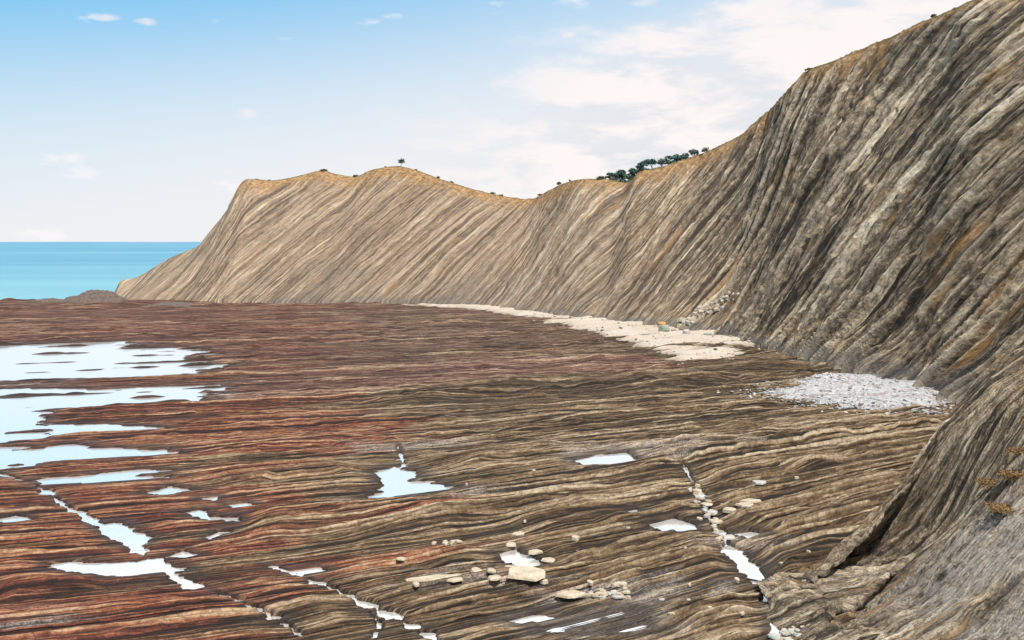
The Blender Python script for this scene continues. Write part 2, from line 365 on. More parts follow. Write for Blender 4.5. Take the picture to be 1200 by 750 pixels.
def platform_material():
    m, t, b = material('shale_platform')
    tt, aa, v = strata_nodes(t, 'bed', 'along')
    red = t.attr('algae'); wet = t.attr('wet'); pale = t.attr('silt')
    nA = t.noise(v(0.55, 0.035), 1.0, 4, 0.6)
    nB = t.noise(v(2.3, 0.05, 7), 1.0, 4, 0.65)
    nC = t.noise(v(7.5, 0.22, 3), 1.0, 4, 0.65)
    pos = t.node('ShaderNodeNewGeometry').outputs['Position']
    nP = t.noise(pos, 1.7, 5, 0.65); nQ = t.noise(pos, 0.06, 4, 0.6); nG = t.noise(pos, 7.0, 3, 0.7)
    wv = t.math('ADD', tt, t.math('MULTIPLY', t.math('SUBTRACT', t.noise(v(0.3, 0.10, 5), 1.0, 3, 0.6), 0.5), 0.35))
    b1, e1 = t.bed(wv, 2.2); b2, e2 = t.bed(wv, 6.0)
    f = t.math('ADD', t.math('ADD', t.math('MULTIPLY', nA, 0.30), t.math('MULTIPLY', nB, 0.42)), t.math('ADD', t.math('MULTIPLY', nC, 0.34), t.math('MULTIPLY', nP, 0.20)))
    f = t.math('ADD', f, t.math('ADD', t.math('MULTIPLY', t.math('SUBTRACT', b1, 0.5), 0.16), t.math('MULTIPLY', t.math('SUBTRACT', b2, 0.5), 0.22)))
    cb, ce = t.cells(t.xyz(t.math('MULTIPLY', wv, 3.0), t.math('MULTIPLY', aa, 0.22), 0.0))
    cs, ce2 = t.cells(t.xyz(t.math('MULTIPLY', wv, 7.5), t.math('MULTIPLY', aa, 0.9), 3.0))
    f = t.math('ADD', f, t.math('ADD', t.math('MULTIPLY', t.math('SUBTRACT', cb, 0.5), 0.13), t.math('MULTIPLY', t.math('SUBTRACT', cs, 0.5), 0.12)))
    f = t.math('SUBTRACT', f, 0.03)
    f = t.math('ADD', f, t.math('MULTIPLY', t.math('SUBTRACT', nG, 0.5), 0.20))
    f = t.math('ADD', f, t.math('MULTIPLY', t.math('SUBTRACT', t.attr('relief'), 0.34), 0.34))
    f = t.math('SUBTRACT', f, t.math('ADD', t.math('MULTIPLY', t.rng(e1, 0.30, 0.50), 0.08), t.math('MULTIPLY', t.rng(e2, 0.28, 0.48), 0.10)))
    f = t.math('ADD', f, 0.045)
    b3, e3 = t.bed(wv, 11.0); f = t.math('ADD', f, t.math('MULTIPLY', t.math('SUBTRACT', b3, 0.5), 0.16))
    dry = t.ramp(f, [(0.42, (.015, .011, .009)), (0.53, (.068, .043, .025)), (0.63, (.142, .094, .054)), (0.74, (.255, .186, .115)), (0.88, (.42, .345, .25))])
    alg = t.ramp(f, [(0.40, (.014, .007, .006)), (0.51, (.060, .018, .014)), (0.61, (.145, .044, .029)), (0.71, (.27, .110, .055)), (0.85, (.40, .27, .17))])
    pur = t.ramp(f, [(0.40, (.022, .012, .011)), (0.52, (.098, .040, .032)), (0.63, (.200, .096, .070)), (0.74, (.33, .225, .16)), (0.84, (.46, .36, .27))])
    rr = t.math('ADD', red, t.math('MULTIPLY', t.math('SUBTRACT', nB, 0.5), 0.9))
    rr = t.math('ADD', rr, t.math('MULTIPLY', t.math('SUBTRACT', nQ, 0.5), 0.8))
    col = t.mix(t.rng(rr, 0.25, 0.75), dry, alg)
    col = t.mix(t.rng(t.math('ADD', t.attr('purple'), t.math('MULTIPLY', t.math('SUBTRACT', nB, 0.5), 0.8)), 0.3, 0.8), col, pur)
    grn = t.rng(t.noise(v(1.1, 0.06, 21), 1.0, 3, 0.6), 0.60, 0.72)
    col = t.mix(t.math('MULTIPLY', grn, 0.45), col, (.17, .130, .040))
    col = t.mix(t.math('MULTIPLY', t.math('MULTIPLY', pale, t.rng(nC, 0.35, 0.6)), t.rng(nG, 0.35, 0.6, 0.2, 1.0)), col, (.46, .41, .37))
    col = t.mix(t.rng(wet, 0.35, 1.0, 0.0, 0.72), col, (.030, .019, .014))
    pit = t.math('MULTIPLY', t.rng(t.noise(t.xyz(t.math('MULTIPLY', tt, 9.0), t.math('MULTIPLY', aa, 2.2), 9.0), 1.0, 4, 0.7), 0.56, 0.42), 0.55)
    col = t.mix(pit, col, t.mix(0.72, col, (.014, .010, .008)))
    t.put(b.inputs['Base Color'], col)
    t.put(b.inputs['Roughness'], t.math('SUBTRACT', 0.78, t.math('MULTIPLY', wet, 0.35)))
    b.inputs['Specular IOR Level'].default_value = 0.25
    bh = t.math('ADD', t.math('MULTIPLY', nB, 0.32), t.math('ADD', t.math('ADD', t.math('MULTIPLY', nC, 0.16), t.math('MULTIPLY', nP, 0.12)), t.math('ADD', t.math('ADD', t.math('MULTIPLY', b1, 0.14), t.math('MULTIPLY', b2, 0.09)), t.math('ADD', t.math('ADD', t.math('MULTIPLY', cb, 0.15), t.math('MULTIPLY', cs, 0.09)), t.math('SUBTRACT', t.math('MULTIPLY', nG, 0.11), t.math('MULTIPLY', t.rng(e2, 0.25, 0.48), 0.10))))))
    bp = t.node('ShaderNodeBump', {'Strength': 0.9, 'Distance': 1.0, 'Height': bh}); t.l.new(bp.outputs[0], b.inputs['Normal'])
    return m

def cliff_material(name, near=False):
    m, t, b = material(name)
    tt, aa, v = strata_nodes(t, 'bed', 'along')
    rim = t.attr('rim'); toe = t.attr('toe'); on_headland = t.attr('headland')
    s = 1.0
    nA = t.noise(v(0.16, 0.012), 1.0, 4, 0.6)
    nB = t.noise(v(0.85, 0.045, 7), 1.0, 4, 0.65)
    nC = t.noise(v(3.2, 0.22, 3), 1.0, 4, 0.65)
    pos = t.node('ShaderNodeNewGeometry').outputs['Position']
    if near: pos = t.node('ShaderNodeVectorMath', [pos, (2.6, 2.6, 2.6)], operation='MULTIPLY').outputs[0]
    nD = t.noise(v(9.0, 0.7, 13), 1.0, 3, 0.65)
    nP = t.noise(pos, 0.8, 5, 0.65); nQ = t.noise(pos, 0.05, 4, 0.6); nR = t.noise(pos, 0.25, 5, 0.6); nG = t.noise(pos, 3.0, 4, 0.7)
    wv = t.math('ADD', tt, t.math('MULTIPLY', t.math('SUBTRACT', t.noise(v(0.10, 0.10, 5), 1.0, 3, 0.6), 0.5), 1.6))
    b1, e1 = t.bed(wv, 0.62); b2, e2 = t.bed(wv, 2.0)
    f = t.math('ADD', t.math('ADD', t.math('ADD', t.math('MULTIPLY', nA, 0.16), 0.05), t.math('MULTIPLY', nB, 0.40)), t.math('ADD', t.math('MULTIPLY', nC, 0.30), t.math('MULTIPLY', nP, 0.22)))
    f = t.math('ADD', f, t.math('ADD', t.math('MULTIPLY', t.math('SUBTRACT', b1, 0.5), 0.12), t.math('MULTIPLY', t.math('SUBTRACT', b2, 0.5), 0.18)))
    cb, ce = t.cells(t.xyz(t.math('MULTIPLY', wv, 1.4), t.math('MULTIPLY', aa, 0.07), 0.0))
    cs, ce2 = t.cells(t.xyz(t.math('MULTIPLY', wv, 3.6), t.math('MULTIPLY', aa, 0.35), 3.0))
    f = t.math('ADD', f, t.math('ADD', t.math('MULTIPLY', t.math('SUBTRACT', cb, 0.5), 0.13), t.math('MULTIPLY', t.math('SUBTRACT', cs, 0.5), 0.12)))
    f = t.math('ADD', t.math('SUBTRACT', f, 0.04), t.math('ADD', t.math('MULTIPLY', t.math('SUBTRACT', nG, 0.5), 0.36 if near else 0.22), t.math('MULTIPLY', t.math('SUBTRACT', nD, 0.5), 0.26)))
    f = t.math('ADD', f, t.math('MULTIPLY', t.math('MULTIPLY', t.math('SUBTRACT', t.attr('relief'), 0.20), 0.30), t.math('SUBTRACT', 1.0, t.math('MULTIPLY', on_headland, 0.5))))
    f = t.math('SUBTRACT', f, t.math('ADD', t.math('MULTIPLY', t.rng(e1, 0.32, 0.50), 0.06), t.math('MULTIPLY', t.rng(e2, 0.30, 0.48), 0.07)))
    f = t.math('ADD', f, 0.022)
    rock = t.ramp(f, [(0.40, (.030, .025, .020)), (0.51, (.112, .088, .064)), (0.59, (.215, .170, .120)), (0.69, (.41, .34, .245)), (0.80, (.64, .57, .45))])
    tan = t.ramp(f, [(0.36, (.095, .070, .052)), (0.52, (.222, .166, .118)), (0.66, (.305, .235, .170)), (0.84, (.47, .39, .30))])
    col = t.mix(on_headland, rock, tan)  # headland rock is tan, the rest of the cliff greyer brown
    col = t.mix(t.math('MULTIPLY', t.rng(t.math('MULTIPLY', t.attr('rib'), t.math('SUBTRACT', 1.0, t.math('MULTIPLY', on_headland, 0.6))), 0.15, 0.7), t.rng(t.math('ADD', t.math('MULTIPLY', nP, 0.5), t.math('MULTIPLY', nG, 0.5)), 0.38, 0.58, 0.15, 0.75)), col, t.mix(nR, (.50, .43, .33), (.42, .36, .29)))
    # ochre soil at the rim and rusty stains running down single beds
    och = t.ramp(nP, [(0.35, (.13, .070, .030)), (0.5, (.27, .155, .068)), (0.66, (.42, .29, .15))])
    rm = t.math('ADD', rim, t.math('ADD', t.math('MULTIPLY', t.math('SUBTRACT', nR, 0.5), 0.9), t.math('MULTIPLY', t.math('SUBTRACT', nB, 0.5), 0.7)))
    col = t.mix(t.math('MULTIPLY', t.rng(rm, 0.40, 0.95), 0.85), col, och)
    rust = t.math('MULTIPLY', t.rng(t.noise(v(0.5, 0.03, 31), 1.0, 3, 0.6), 0.55, 0.66), t.rng(nQ, 0.40, 0.60))
    col = t.mix(t.math('MULTIPLY', t.math('MULTIPLY', rust, 0.65), t.math('SUBTRACT', 1.0, t.math('MULTIPLY', on_headland, 0.6))), col, (.34, .19, .070))
    gr = t.math('MULTIPLY', t.rng(t.noise(v(0.3, 0.03, 41), 1.0, 4, 0.65), 0.60, 0.70), t.rng(nR, 0.42, 0.6))
    col = t.mix(t.math('MULTIPLY', gr, 0.45), col, (.20, .17, .055))
    # grass on the plateau above
    gs = t.attr('turf')
    col = t.mix(gs, col, t.mix(nP, (.055, .060, .018), (.17, .13, .045)))
    # tide-stained foot
    tm = t.math('ADD', toe, t.math('MULTIPLY', t.math('SUBTRACT', nB, 0.5), 2.2))
    col = t.mix(t.math('MULTIPLY', t.rng(tm, 0.30, 1.0), 0.55), col, t.mix(nC, (.030, .033, .040), (.125, .125, .130)))
    pl = t.attr('silt')
    col = t.mix(t.math('MULTIPLY', pl, t.rng(nP, 0.3, 0.6)), col, t.mix(t.rng(t.math('ADD', t.math('MULTIPLY', nC, 0.6), t.math('MULTIPLY', nG, 0.4)), 0.38, 0.62), (.22, .20, .18), (.58, .54, .50)))
    t.put(b.inputs['Base Color'], col); b.inputs['Roughness'].default_value = 0.85
    b.inputs['Specular IOR Level'].default_value = 0.2
    bh = t.math('ADD', t.math('MULTIPLY', nB, 0.9), t.math('ADD', t.math('ADD', t.math('ADD', t.math('MULTIPLY', nC, 0.55), t.math('MULTIPLY', nD, 0.20)), t.math('MULTIPLY', nP, 0.12)), t.math('ADD', t.math('ADD', t.math('MULTIPLY', b1, 0.50), t.math('MULTIPLY', b2, 0.22)), t.math('ADD', t.math('ADD', t.math('MULTIPLY', cb, 0.35), t.math('MULTIPLY', cs, 0.16)), t.math('MULTIPLY', nG, 0.18)))))
    bp = t.node('ShaderNodeBump', {'Strength': 1.0, 'Distance': 0.75 if near else 1.0, 'Height': t.math('MULTIPLY', bh, t.math('SUBTRACT', 1.0, t.math('MULTIPLY', on_headland, 0.5)))}); t.l.new(bp.outputs[0], b.inputs['Normal'])
    return m

# ------------------------------------------------------------------ wave-cut platform (one sheet, finer toward the viewer)
nr, nc = 2700, 1000
a = np.linspace(-0.72, 0.66, nc); ysamp = 1.0 / np.linspace(1 / 26.0, 1 / 470.0, 1500)
Ys_ = np.repeat(ysamp[:, None], nc, 1); _, Us_ = strike((a[None, :] * Ys_).astype(np.float32), Ys_.astype(np.float32))
Us_ = np.maximum.accumulate(Us_ + np.arange(1500)[:, None] * 1e-5, axis=0)
rowsU = 1.0 / np.linspace(1 / 24.0, 1 / 560.0, nr - 120); rowsU = np.concatenate([np.linspace(8, 24, 121)[:-1], rowsU])
Yg = np.empty((nr, nc), np.float32)
for c_ in range(nc): Yg[:, c_] = np.interp(rowsU, Us_[:, c_], ysamp)
Xg = (a[None, :] * Yg).astype(np.float32)
Zg, lxg, ug, wetg, reefg, farg, relg = platform_height(Xg, Yg, True)
nz = fbm(lxg / 22, ug / 5, 91, 3)
algae = 1 - sstep(-26, 6, Xg + 0.16 * (Yg - 55) + 26 * nz)
algae = np.maximum(algae, 0.45 * (1 - sstep(-40, 30, Xg)) * (1 - farg))
purple = sstep(115, 165, Yg + 40 * nz) * (1 - sstep(-8, 45, Xg - 0.06 * (Yg - 130) + 25 * nz)) * 0.55
pb = poly_sdf(Xg, Yg, G([(260,447),(450,432),(600,422),(760,418),(800,432),(560,442),(400,458),(260,465)])); purple = np.maximum(purple, 1 - sstep(-3, 6, pb))
silt = np.zeros_like(Zg)
for pts in ([(400,588),(520,580),(600,574),(560,584),(420,592)], [(660,525),(760,520),(880,512),(880,524),(760,536),(680,548)], [(480,676),(560,672),(620,680),(560,688),(490,684)],
            [(600,722),(700,712),(770,712),(790,740),(640,742)], [(820,632),(880,630),(900,640),(850,646)], [(640,690),(720,684),(840,690),(760,704),(650,706)], [(10,724),(60,718),(62,726),(14,733)],
            [(420,520),(560,514),(560,520),(420,528)]):
    silt = np.maximum(silt, 1 - sstep(-1.0, 1.6, poly_sdf(Xg, Yg, G(pts)) + 3.0 * fbm(lxg / 3, ug / 0.8, 95, 2)))
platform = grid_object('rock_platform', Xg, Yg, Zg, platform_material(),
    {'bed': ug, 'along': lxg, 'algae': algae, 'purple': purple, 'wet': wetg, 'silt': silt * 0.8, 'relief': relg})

# ------------------------------------------------------------------ the long cliff: lofted from its foot line to its crest line
def catmull(xs, pts, xq):
    pts = np.asarray(pts, float); n = len(xs); out = np.empty((len(xq), pts.shape[1]))
    xs = np.asarray(xs, float); m = np.zeros_like(pts)
    d = (pts[1:] - pts[:-1]) / (xs[1:] - xs[:-1])[:, None]
    m[1:-1] = (d[1:] + d[:-1]) / 2; m[0] = d[0]; m[-1] = d[-1]
    i = np.clip(np.searchsorted(xs, xq) - 1, 0, n - 2); h = (xs[i + 1] - xs[i]); f = ((xq - xs[i]) / h)[:, None]; h = h[:, None]
    return ((2 * f ** 3 - 3 * f ** 2 + 1) * pts[i] + (f ** 3 - 2 * f ** 2 + f) * h * m[i] + (-2 * f ** 3 + 3 * f ** 2) * pts[i + 1] + (f ** 3 - f ** 2) * h * m[i + 1])
COLS = [ # foot pixel, crest pixel, crest distance
    ((128,349),(136,341),398), ((136,350),(142,329),402), ((146,350),(160,325),408), ((160,351),(198,303),413), ((176,352),(232,288),417), ((196,353),(250,266),419), ((212,353),(266,246),420), ((228,354),(276,226),420), ((240,354),(284,213),420), ((262,355),(297,210),420),
    ((282,355),(322,211),419), ((300,355),(350,206),418), ((322,355),(376,200),418), ((345,355),(394,204),417), ((366,355),(416,207),415), ((392,355),(436,199),413), ((418,355),(465,195),410), ((446,355),(490,200),407), ((474,355),(512,208),405),
    ((520,357),(556,222),402), ((552,359),(590,230),398), ((585,362),(622,233),392), ((612,365),(640,225),380), ((632,367),(658,216),366), ((655,370),(680,210),350), ((680,373),(712,210),340), ((702,375),(736,213),332),
    ((716,377),(748,202),325), ((736,379),(768,197),325), ((758,382),(795,189),322), ((780,385),(820,181),318), ((806,388),(846,169),308), ((828,391),(868,158),300), ((850,394),(888,141),290), ((872,400),(906,123),280), ((900,408),(928,99),268), ((925,414),(948,83),260),
    ((962,424),(990,66),246), ((1000,434),(1035,46),235), ((1040,445),(1080,27),224), ((1072,453),(1112,14),215), ((1100,462),(1146,-2),205)]
foot = []; crest = []; keyx = []
for (bx_, by_), (cx_, cy_), cY in COLS:
    foot.append(g(bx_, by_)); crest.append(((cx_ - 600) * cY / F_PX, cY, CAM_H - (cy_ - HOR) * cY / F_PX)); keyx.append(bx_)
for kx, fp, cp in ((1150, (57.6, 124), (97.5, 188, 66.5)), (1210, (59, 107), (106, 166, 67)), (1280, (60.5, 90), (113, 138, 66)), (1380, (63, 64), (121, 100, 64)), (1500, (69, 28), (131, 50, 60))):
    foot.append(fp); crest.append(cp); keyx.append(kx)
ncol, nrow, ncap = 2700, 520, 40
sq = np.concatenate([np.linspace(128, 1100, 2050), np.linspace(1100, 1260, 551)[1:], np.linspace(1260, 1500, ncol - 2600 + 1)[1:]])
Fq = catmull(keyx, foot, sq); Cq = catmull(keyx, crest, sq)
arc = np.concatenate([[0], np.cumsum(np.hypot(np.diff(Fq[:, 0]), np.diff(Fq[:, 1])))])
vv = np.linspace(-0.06, 1.0, nrow)
prof = np.where(vv > 0, 0.90 * vv + 0.10 * vv ** 3 + 0.035 * np.sin(np.pi * vv), vv)
k0 = np.interp(arc, [0, 100, 140, 180, 240, 285, 320, 345, 370, 410, 460], [0.85, 0.78, 0.88, 1.10, 1.22, 1.42, 1.38, 1.18, 1.0, 0.72, 0.5])
k0 = np.convolve(np.pad(k0, 60, mode='edge'), np.ones(121) / 121, 'valid')
A = arc[None] + (k0 * Cq[:, 2])[None] * np.clip(vv, 0, 1)[:, None]; A = np.clip(A, 0, arc[-1])
at = lambda col: np.interp(A, arc, col)
hx = at(Fq[:, 0]); hx = hx + (at(Cq[:, 0]) - hx) * prof[:, None]
hy = at(Fq[:, 1]); hy = hy + (at(Cq[:, 1]) - hy) * prof[:, None]
hgt = np.clip(at(Cq[:, 2]), 1, None); hz = hgt * vv[:, None]
bxx = at(Cq[:, 0]) - at(Fq[:, 0]); byy = at(Cq[:, 1]) - at(Fq[:, 1]); bl = np.hypot(bxx, byy) + 1e-6
flare = 3.2 * np.exp(-np.clip(hz, 0, None) / 3.0) * sstep(60, 200, A); hx = hx - bxx / bl * flare; hy = hy - byy / bl * flare
P = np.stack([hx, hy, hz], -1)
du = np.gradient(P, axis=1); dv = np.gradient(P, axis=0)
Nn = np.cross(du, dv); Nn /= np.linalg.norm(Nn, axis=-1, keepdims=True) + 1e-9
if Nn[nrow // 2, 700, 1] > 0: Nn = -Nn
def gs_(a_, n):  # smooth the normals along the cliff so that displacement stays orderly
    k = np.ones(n) / n; pad = np.pad(a_, ((0, 0), (n, n), (0, 0)), mode='edge')
    cs = np.cumsum(pad, axis=1); r = (cs[:, n:] - cs[:, :-n]) / n
    return r[:, n // 2:n // 2 + a_.shape[1]]
Nn = gs_(Nn, 61); Nn /= np.linalg.norm(Nn, axis=-1, keepdims=True) + 1e-9
h = hz
# beds: lines rise toward the viewer's right; integrate along the arc so that they stay continuous
tb = np.broadcast_to(arc[None], h.shape).copy()
curl = -6.0 * np.exp(-np.clip(h, 0, None) / 5.5) * sstep(200, 420, A)                    # beds flatten out at the foot
tb = (tb - curl) * 0.72
tb = tb + 1.8 * fbm(A / 70, h / 60, 105, 2) + 0.4 * fbm(A / 22, h / 20, 106, 2)
al = h * 1.25 + A * 0.35
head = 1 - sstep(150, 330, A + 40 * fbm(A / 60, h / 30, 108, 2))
br = 0.25 + 1.5 * np.clip(0.5 + 1.3 * fbm(al / 16, tb / 4, 111, 2), 0, 1)
br2 = 0.2 + 1.6 * np.clip(0.5 + 1.4 * fbm(al / 6, tb / 1.2, 114, 2), 0, 1)
amp = 0.30 + 1.04 * (1 - head)
rib = ribs(tb * 1.15, al, 30, 340, 0.55) + 0.6 * ribs(tb * 2.3 + 50, al, 14, 341, 0.7)
br = 0.5 + 1.0 * np.clip(0.5 + 1.3 * fbm(al / 60, tb / 5, 111, 2), 0, 1); br2 = 0.4 + 1.2 * np.clip(0.5 + 1.3 * fbm(al / 22, tb / 1.6, 114, 2), 0, 1)
disp = amp * (0.7 * (beds(B_BIG, tb + 11) - 0.25) + 0.60 * blocks(K_C, tb, al, 110, 311) * br + 0.85 * blocks(K_B, tb * 0.8 + 2.2, al, 40, 312) * br2 + 0.48 * blocks(K_A, tb * 0.8, al, 14, 313) * br2 + 0.95 * rib * (1.15 - 0.6 * head))
disp = disp + 0.6 * fbm(A / 40, h / 50, 121, 2) + 0.16 * fbm(A / 2.6, h / 2.2, 123, 3) + 0.34 * fbm(al / 7, tb / 0.7, 127, 3) + 0.5 * head * fbm(A / 7, h / 7, 128, 3)
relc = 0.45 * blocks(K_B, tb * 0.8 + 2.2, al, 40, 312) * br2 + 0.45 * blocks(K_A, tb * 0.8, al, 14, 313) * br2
gul_ = np.clip(0.12 - np.abs(vnoise(al / 200, tb / 11, 126)), 0, 1) / 0.12; disp = disp - 1.3 * gul_ * (1 - head) * sstep(0.02, 0.2, h / 60)
vq = h / hgt
fade = np.clip((1 - vq) / 0.06, 0, 1) * 0.75 + 0.25
tipf = sstep(0, 70, A)
disp = disp * fade * (0.35 + 0.65 * tipf)
ftoe = np.exp(-(np.clip(h, 0, 99) / 3.0)) * (1 - sstep(0.0, 60, 60 - A)); disp = disp + 2.0 * ftoe * blocks(K_C, tb, al, 30, 314) * tipf
P = P + Nn * disp[..., None]
# plateau behind the crest
back = Cq[:, :2] - Fq[:, :2]; back = back / (np.linalg.norm(back, axis=1, keepdims=True) + 1e-9)
back = gs_(back[None], 301)[0]; Atop = A[-1]; back = np.stack([np.interp(Atop, arc, back[:, 0]), np.interp(Atop, arc, back[:, 1])], 1); back[:, 1] = np.maximum(back[:, 1], 0.25); back /= np.linalg.norm(back, axis=1, keepdims=True)
cap = []
for k in range(1, ncap + 1):
    dd = 0.25 * k + 160 * (k / ncap) ** 3
    q = P[-1].copy(); q[:, :2] += back * dd
    drop = 0.06 * dd + 0.35 * fbm(Atop / 4, np.full_like(Atop, dd / 4), 131, 2)
    q[:, 2] = np.maximum(P[-1][:, 2] - drop - (dd * 0.9) * (1 - sstep(0, 120, Atop)) , -6)
    cap.append(q)
cap = np.array(cap)
Pall = np.concatenate([P, cap], 0)
ext = lambda a_, val=None: np.concatenate([a_, np.repeat(a_[-1:], ncap, 0) if val is None else np.full((ncap, ncol), val)], 0)
depth_top = hgt - h                                        # metres below the crest
rim = np.exp(-np.clip(depth_top, 0, None) / (3.6 + 4.0 * (vnoise(A / 18, h * 0, 141) + 0.3))) * 1.05
rim = rim * sstep(10, 26, hgt)
rim = 0.85 * rim + 0.24 * sstep(15, 30, hgt) * head * sstep(0.35, 1.0, vq) + 0.18 * (1 - head) * sstep(0.6, 1.0, vq)
turf = ext(np.zeros_like(h), 1.0); turf[nrow - 4:nrow] = 0.7
toe = (1 - sstep(0.3, 3.2 + 3.0 * sstep(250, 420, A), h + 2.5 * fbm(A / 9, h / 5, 143, 2))) * sstep(20, 110, A)
toe = np.maximum(toe, 0.62 * head * (1 - sstep(0.0, 0.55, vq + 0.25 * fbm(A / 30, h / 20, 145, 2))) * sstep(30, 90, A))
sl = np.zeros_like(h)
cliff_mat = cliff_material('flysch_cliff')
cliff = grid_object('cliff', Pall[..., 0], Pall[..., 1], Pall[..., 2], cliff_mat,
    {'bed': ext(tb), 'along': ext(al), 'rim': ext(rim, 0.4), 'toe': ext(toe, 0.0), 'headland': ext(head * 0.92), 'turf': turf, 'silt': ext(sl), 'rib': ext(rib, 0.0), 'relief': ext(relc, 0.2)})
CREST = P[-1]
def crest_at(px, back_m=0.0):
    """a spot on the cliff top at a given bearing (photograph column), optionally some metres inland"""
    c = CREST; pxs = 600 + F_PX * c[:, 0] / c[:, 1]; i = int(np.argmin(np.abs(pxs - px) + 1e3 * (c[:, 2] < 3)))
    k = 0
    while k < ncap - 1 and 0.25 * k + 160 * (k / ncap) ** 3 < back_m: k += 1
    return Pall[nrow - 1 + k, i]
capx, capy, capz = cap[..., 0].ravel(), cap[..., 1].ravel(), cap[..., 2].ravel()
def plateau_z(x, y):
    i = np.argmin((capx - x) ** 2 + (capy - y) ** 2); return float(capz[i])

# ------------------------------------------------------------------ the near buttress at lower right
def nose_parts(x, y):
    bx = np.interp(y, [5, 30, 45, 54, 58, 62, 80], [20, 18.4, 16.4, 14.4, 13.6, 13.6, 13.6])
    q = x - bx
    zf = np.interp(q, [-6, 0, 4, 7.6, 9.6, 12, 14.6, 17.7, 22, 34, 56], [-3.2, -0.2, 0.7, 2.5, 4.1, 5.7, 7.9, 10.2, 12.6, 19.5, 36])
    ry = np.interp(x, [10, 14, 18, 21.6, 23.6, 26, 28.6, 31.7, 36, 48, 70], [57, 60, 63.5, 66, 67, 68.5, 70, 72, 75, 83, 96])
    return q, zf, ry
nxr, nyr = 760, 820
gx = np.linspace(8, 66, nxr); gy = np.linspace(16, 104, nyr)
Xn, Yn = np.meshgrid(gx, gy)
Yn = Yn + 0.32 * (Xn - 20)
ryw = 0.9 * fbm(Xn / 4, Yn / 9, 151, 3)
q, zf, ry = nose_parts(Xn, Yn)
tn = Yn * 0.97 - Xn * 0.16 - 0.25 * zf
tn = tn + 0.9 * fbm(Xn / 18, Yn / 16, 152, 2) + 0.15 * fbm(Xn / 6, Yn / 5, 153, 2)
aln = Xn * 1.2 + Yn * 0.2
brn = 0.25 + 1.5 * np.clip(0.5 + 1.3 * fbm(aln / 20, tn / 2.4, 154, 2), 0, 1)
ln_ = sstep(-1, 3, q)
ribn = ribs(tn * 3.0, aln, 9, 342, 0.8) + 0.6 * ribs(tn * 6.0 + 50, aln, 6, 343, 0.9)
dn = ln_ * (0.32 * blocks(K_C, tn * 1.8, aln, 40, 321) * brn + 0.34 * blocks(K_B, tn * 1.6, aln, 20, 322) * brn + 0.28 * blocks(K_A, tn * 1.5 + 3, aln, 7, 323) * brn + 0.7 * sstep(2, 7, q) * fbm(Xn / 9, Yn / 9, 155, 2) + 0.22 * fbm(Xn / 1.3, Yn / 1.3, 156, 3) + 0.35 * ribn)
# undercut scarps below the ridge lip: the ground on the near side has dropped away and the wall leans out
def undercut(line, drop, reach, shift, seed, lipk=0.0):
    d, sd_, p_ = seg_dist(Xn, Yn, line); sg = np.where(sd_ > 0, -d, d) + 0.35 * fbm(Xn / 2.2, Yn / 2.2, seed, 2)
    env = sstep(0, 0.15, p_) * (1 - sstep(0.70, 1.0, p_))
    away = np.where(sg > 0, np.exp(-(np.clip(sg, 0, None) / reach) ** 1.5), 0)
    dz = drop * env * sstep(-0.55, 0.25, sg) * np.where(sg > 0, away, 1)
    w_ = env * (sstep(-0.35, 0.2, sg) * np.exp(-(np.clip(sg, 0, None) / 1.6) ** 2) - lipk * sstep(-2.4, -0.9, sg) * (1 - sstep(-0.55, -0.2, sg)))
    dx, dy = line[-1][0] - line[0][0], line[-1][1] - line[0][1]; l = math.hypot(dx, dy)
    return dz, -dy / l * shift * w_, dx / l * shift * w_
u1 = undercut([(13.8, 57.9), (17.1, 61.2), (20.1, 63.6), (22.8, 65.2), (25.4, 66.8), (28.6, 68.8)], np.clip(zf - 0.1, 0, 4.4), 5.5, 2.6, 157, 0.35)
u2 = undercut([(15.8, 54.6), (18.4, 56.8), (20.8, 58.6), (23.2, 61.0)], 1.3, 1.8, 0.9, 158)
zn = zf + dn - u1[0] - u2[0]
zn = np.minimum(zn, np.maximum(zf, 0) + dn * 0.4 + 0.3 - 1.9 * (Yn - (ry + ryw)))
zn = np.maximum(zn, -4)
siltn = 1.0 * sstep(-0.7, 0.05, fbm(Xn / 7, Yn / 3, 161, 3)) * sstep(3.5, 8, q) * (1 - sstep(52, 64, Yn + 4 * fbm(Xn / 5, Yn / 5, 162, 2)))
ochn = 0.55 * np.exp(-(((Xn - 27.0) / 2.2) ** 2 + ((Yn - 57.5) / 3.0) ** 2)) + 0.55 * np.exp(-(((Xn - 31) / 2.6) ** 2 + ((Yn - 63) / 3.0) ** 2))
lip = 0.55 * np.exp(-np.clip(ry - Yn, 0, None) / 1.2)
z0 = np.zeros_like(zn)
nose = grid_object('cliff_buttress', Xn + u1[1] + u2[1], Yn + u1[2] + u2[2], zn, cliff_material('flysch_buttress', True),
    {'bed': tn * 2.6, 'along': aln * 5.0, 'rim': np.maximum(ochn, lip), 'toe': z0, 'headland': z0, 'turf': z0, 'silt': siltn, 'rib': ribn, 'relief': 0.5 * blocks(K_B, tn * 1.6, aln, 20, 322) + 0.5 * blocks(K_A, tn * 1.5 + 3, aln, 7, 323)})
def nose_z(x, y):
    y = y - 0.32 * (x - 20); i = int(np.clip(round((y - gy[0]) / (gy[1] - gy[0])), 0, nyr - 1)); j = int(np.clip(round((x - gx[0]) / (gx[1] - gx[0])), 0, nxr - 1)); return float(zn[i, j])

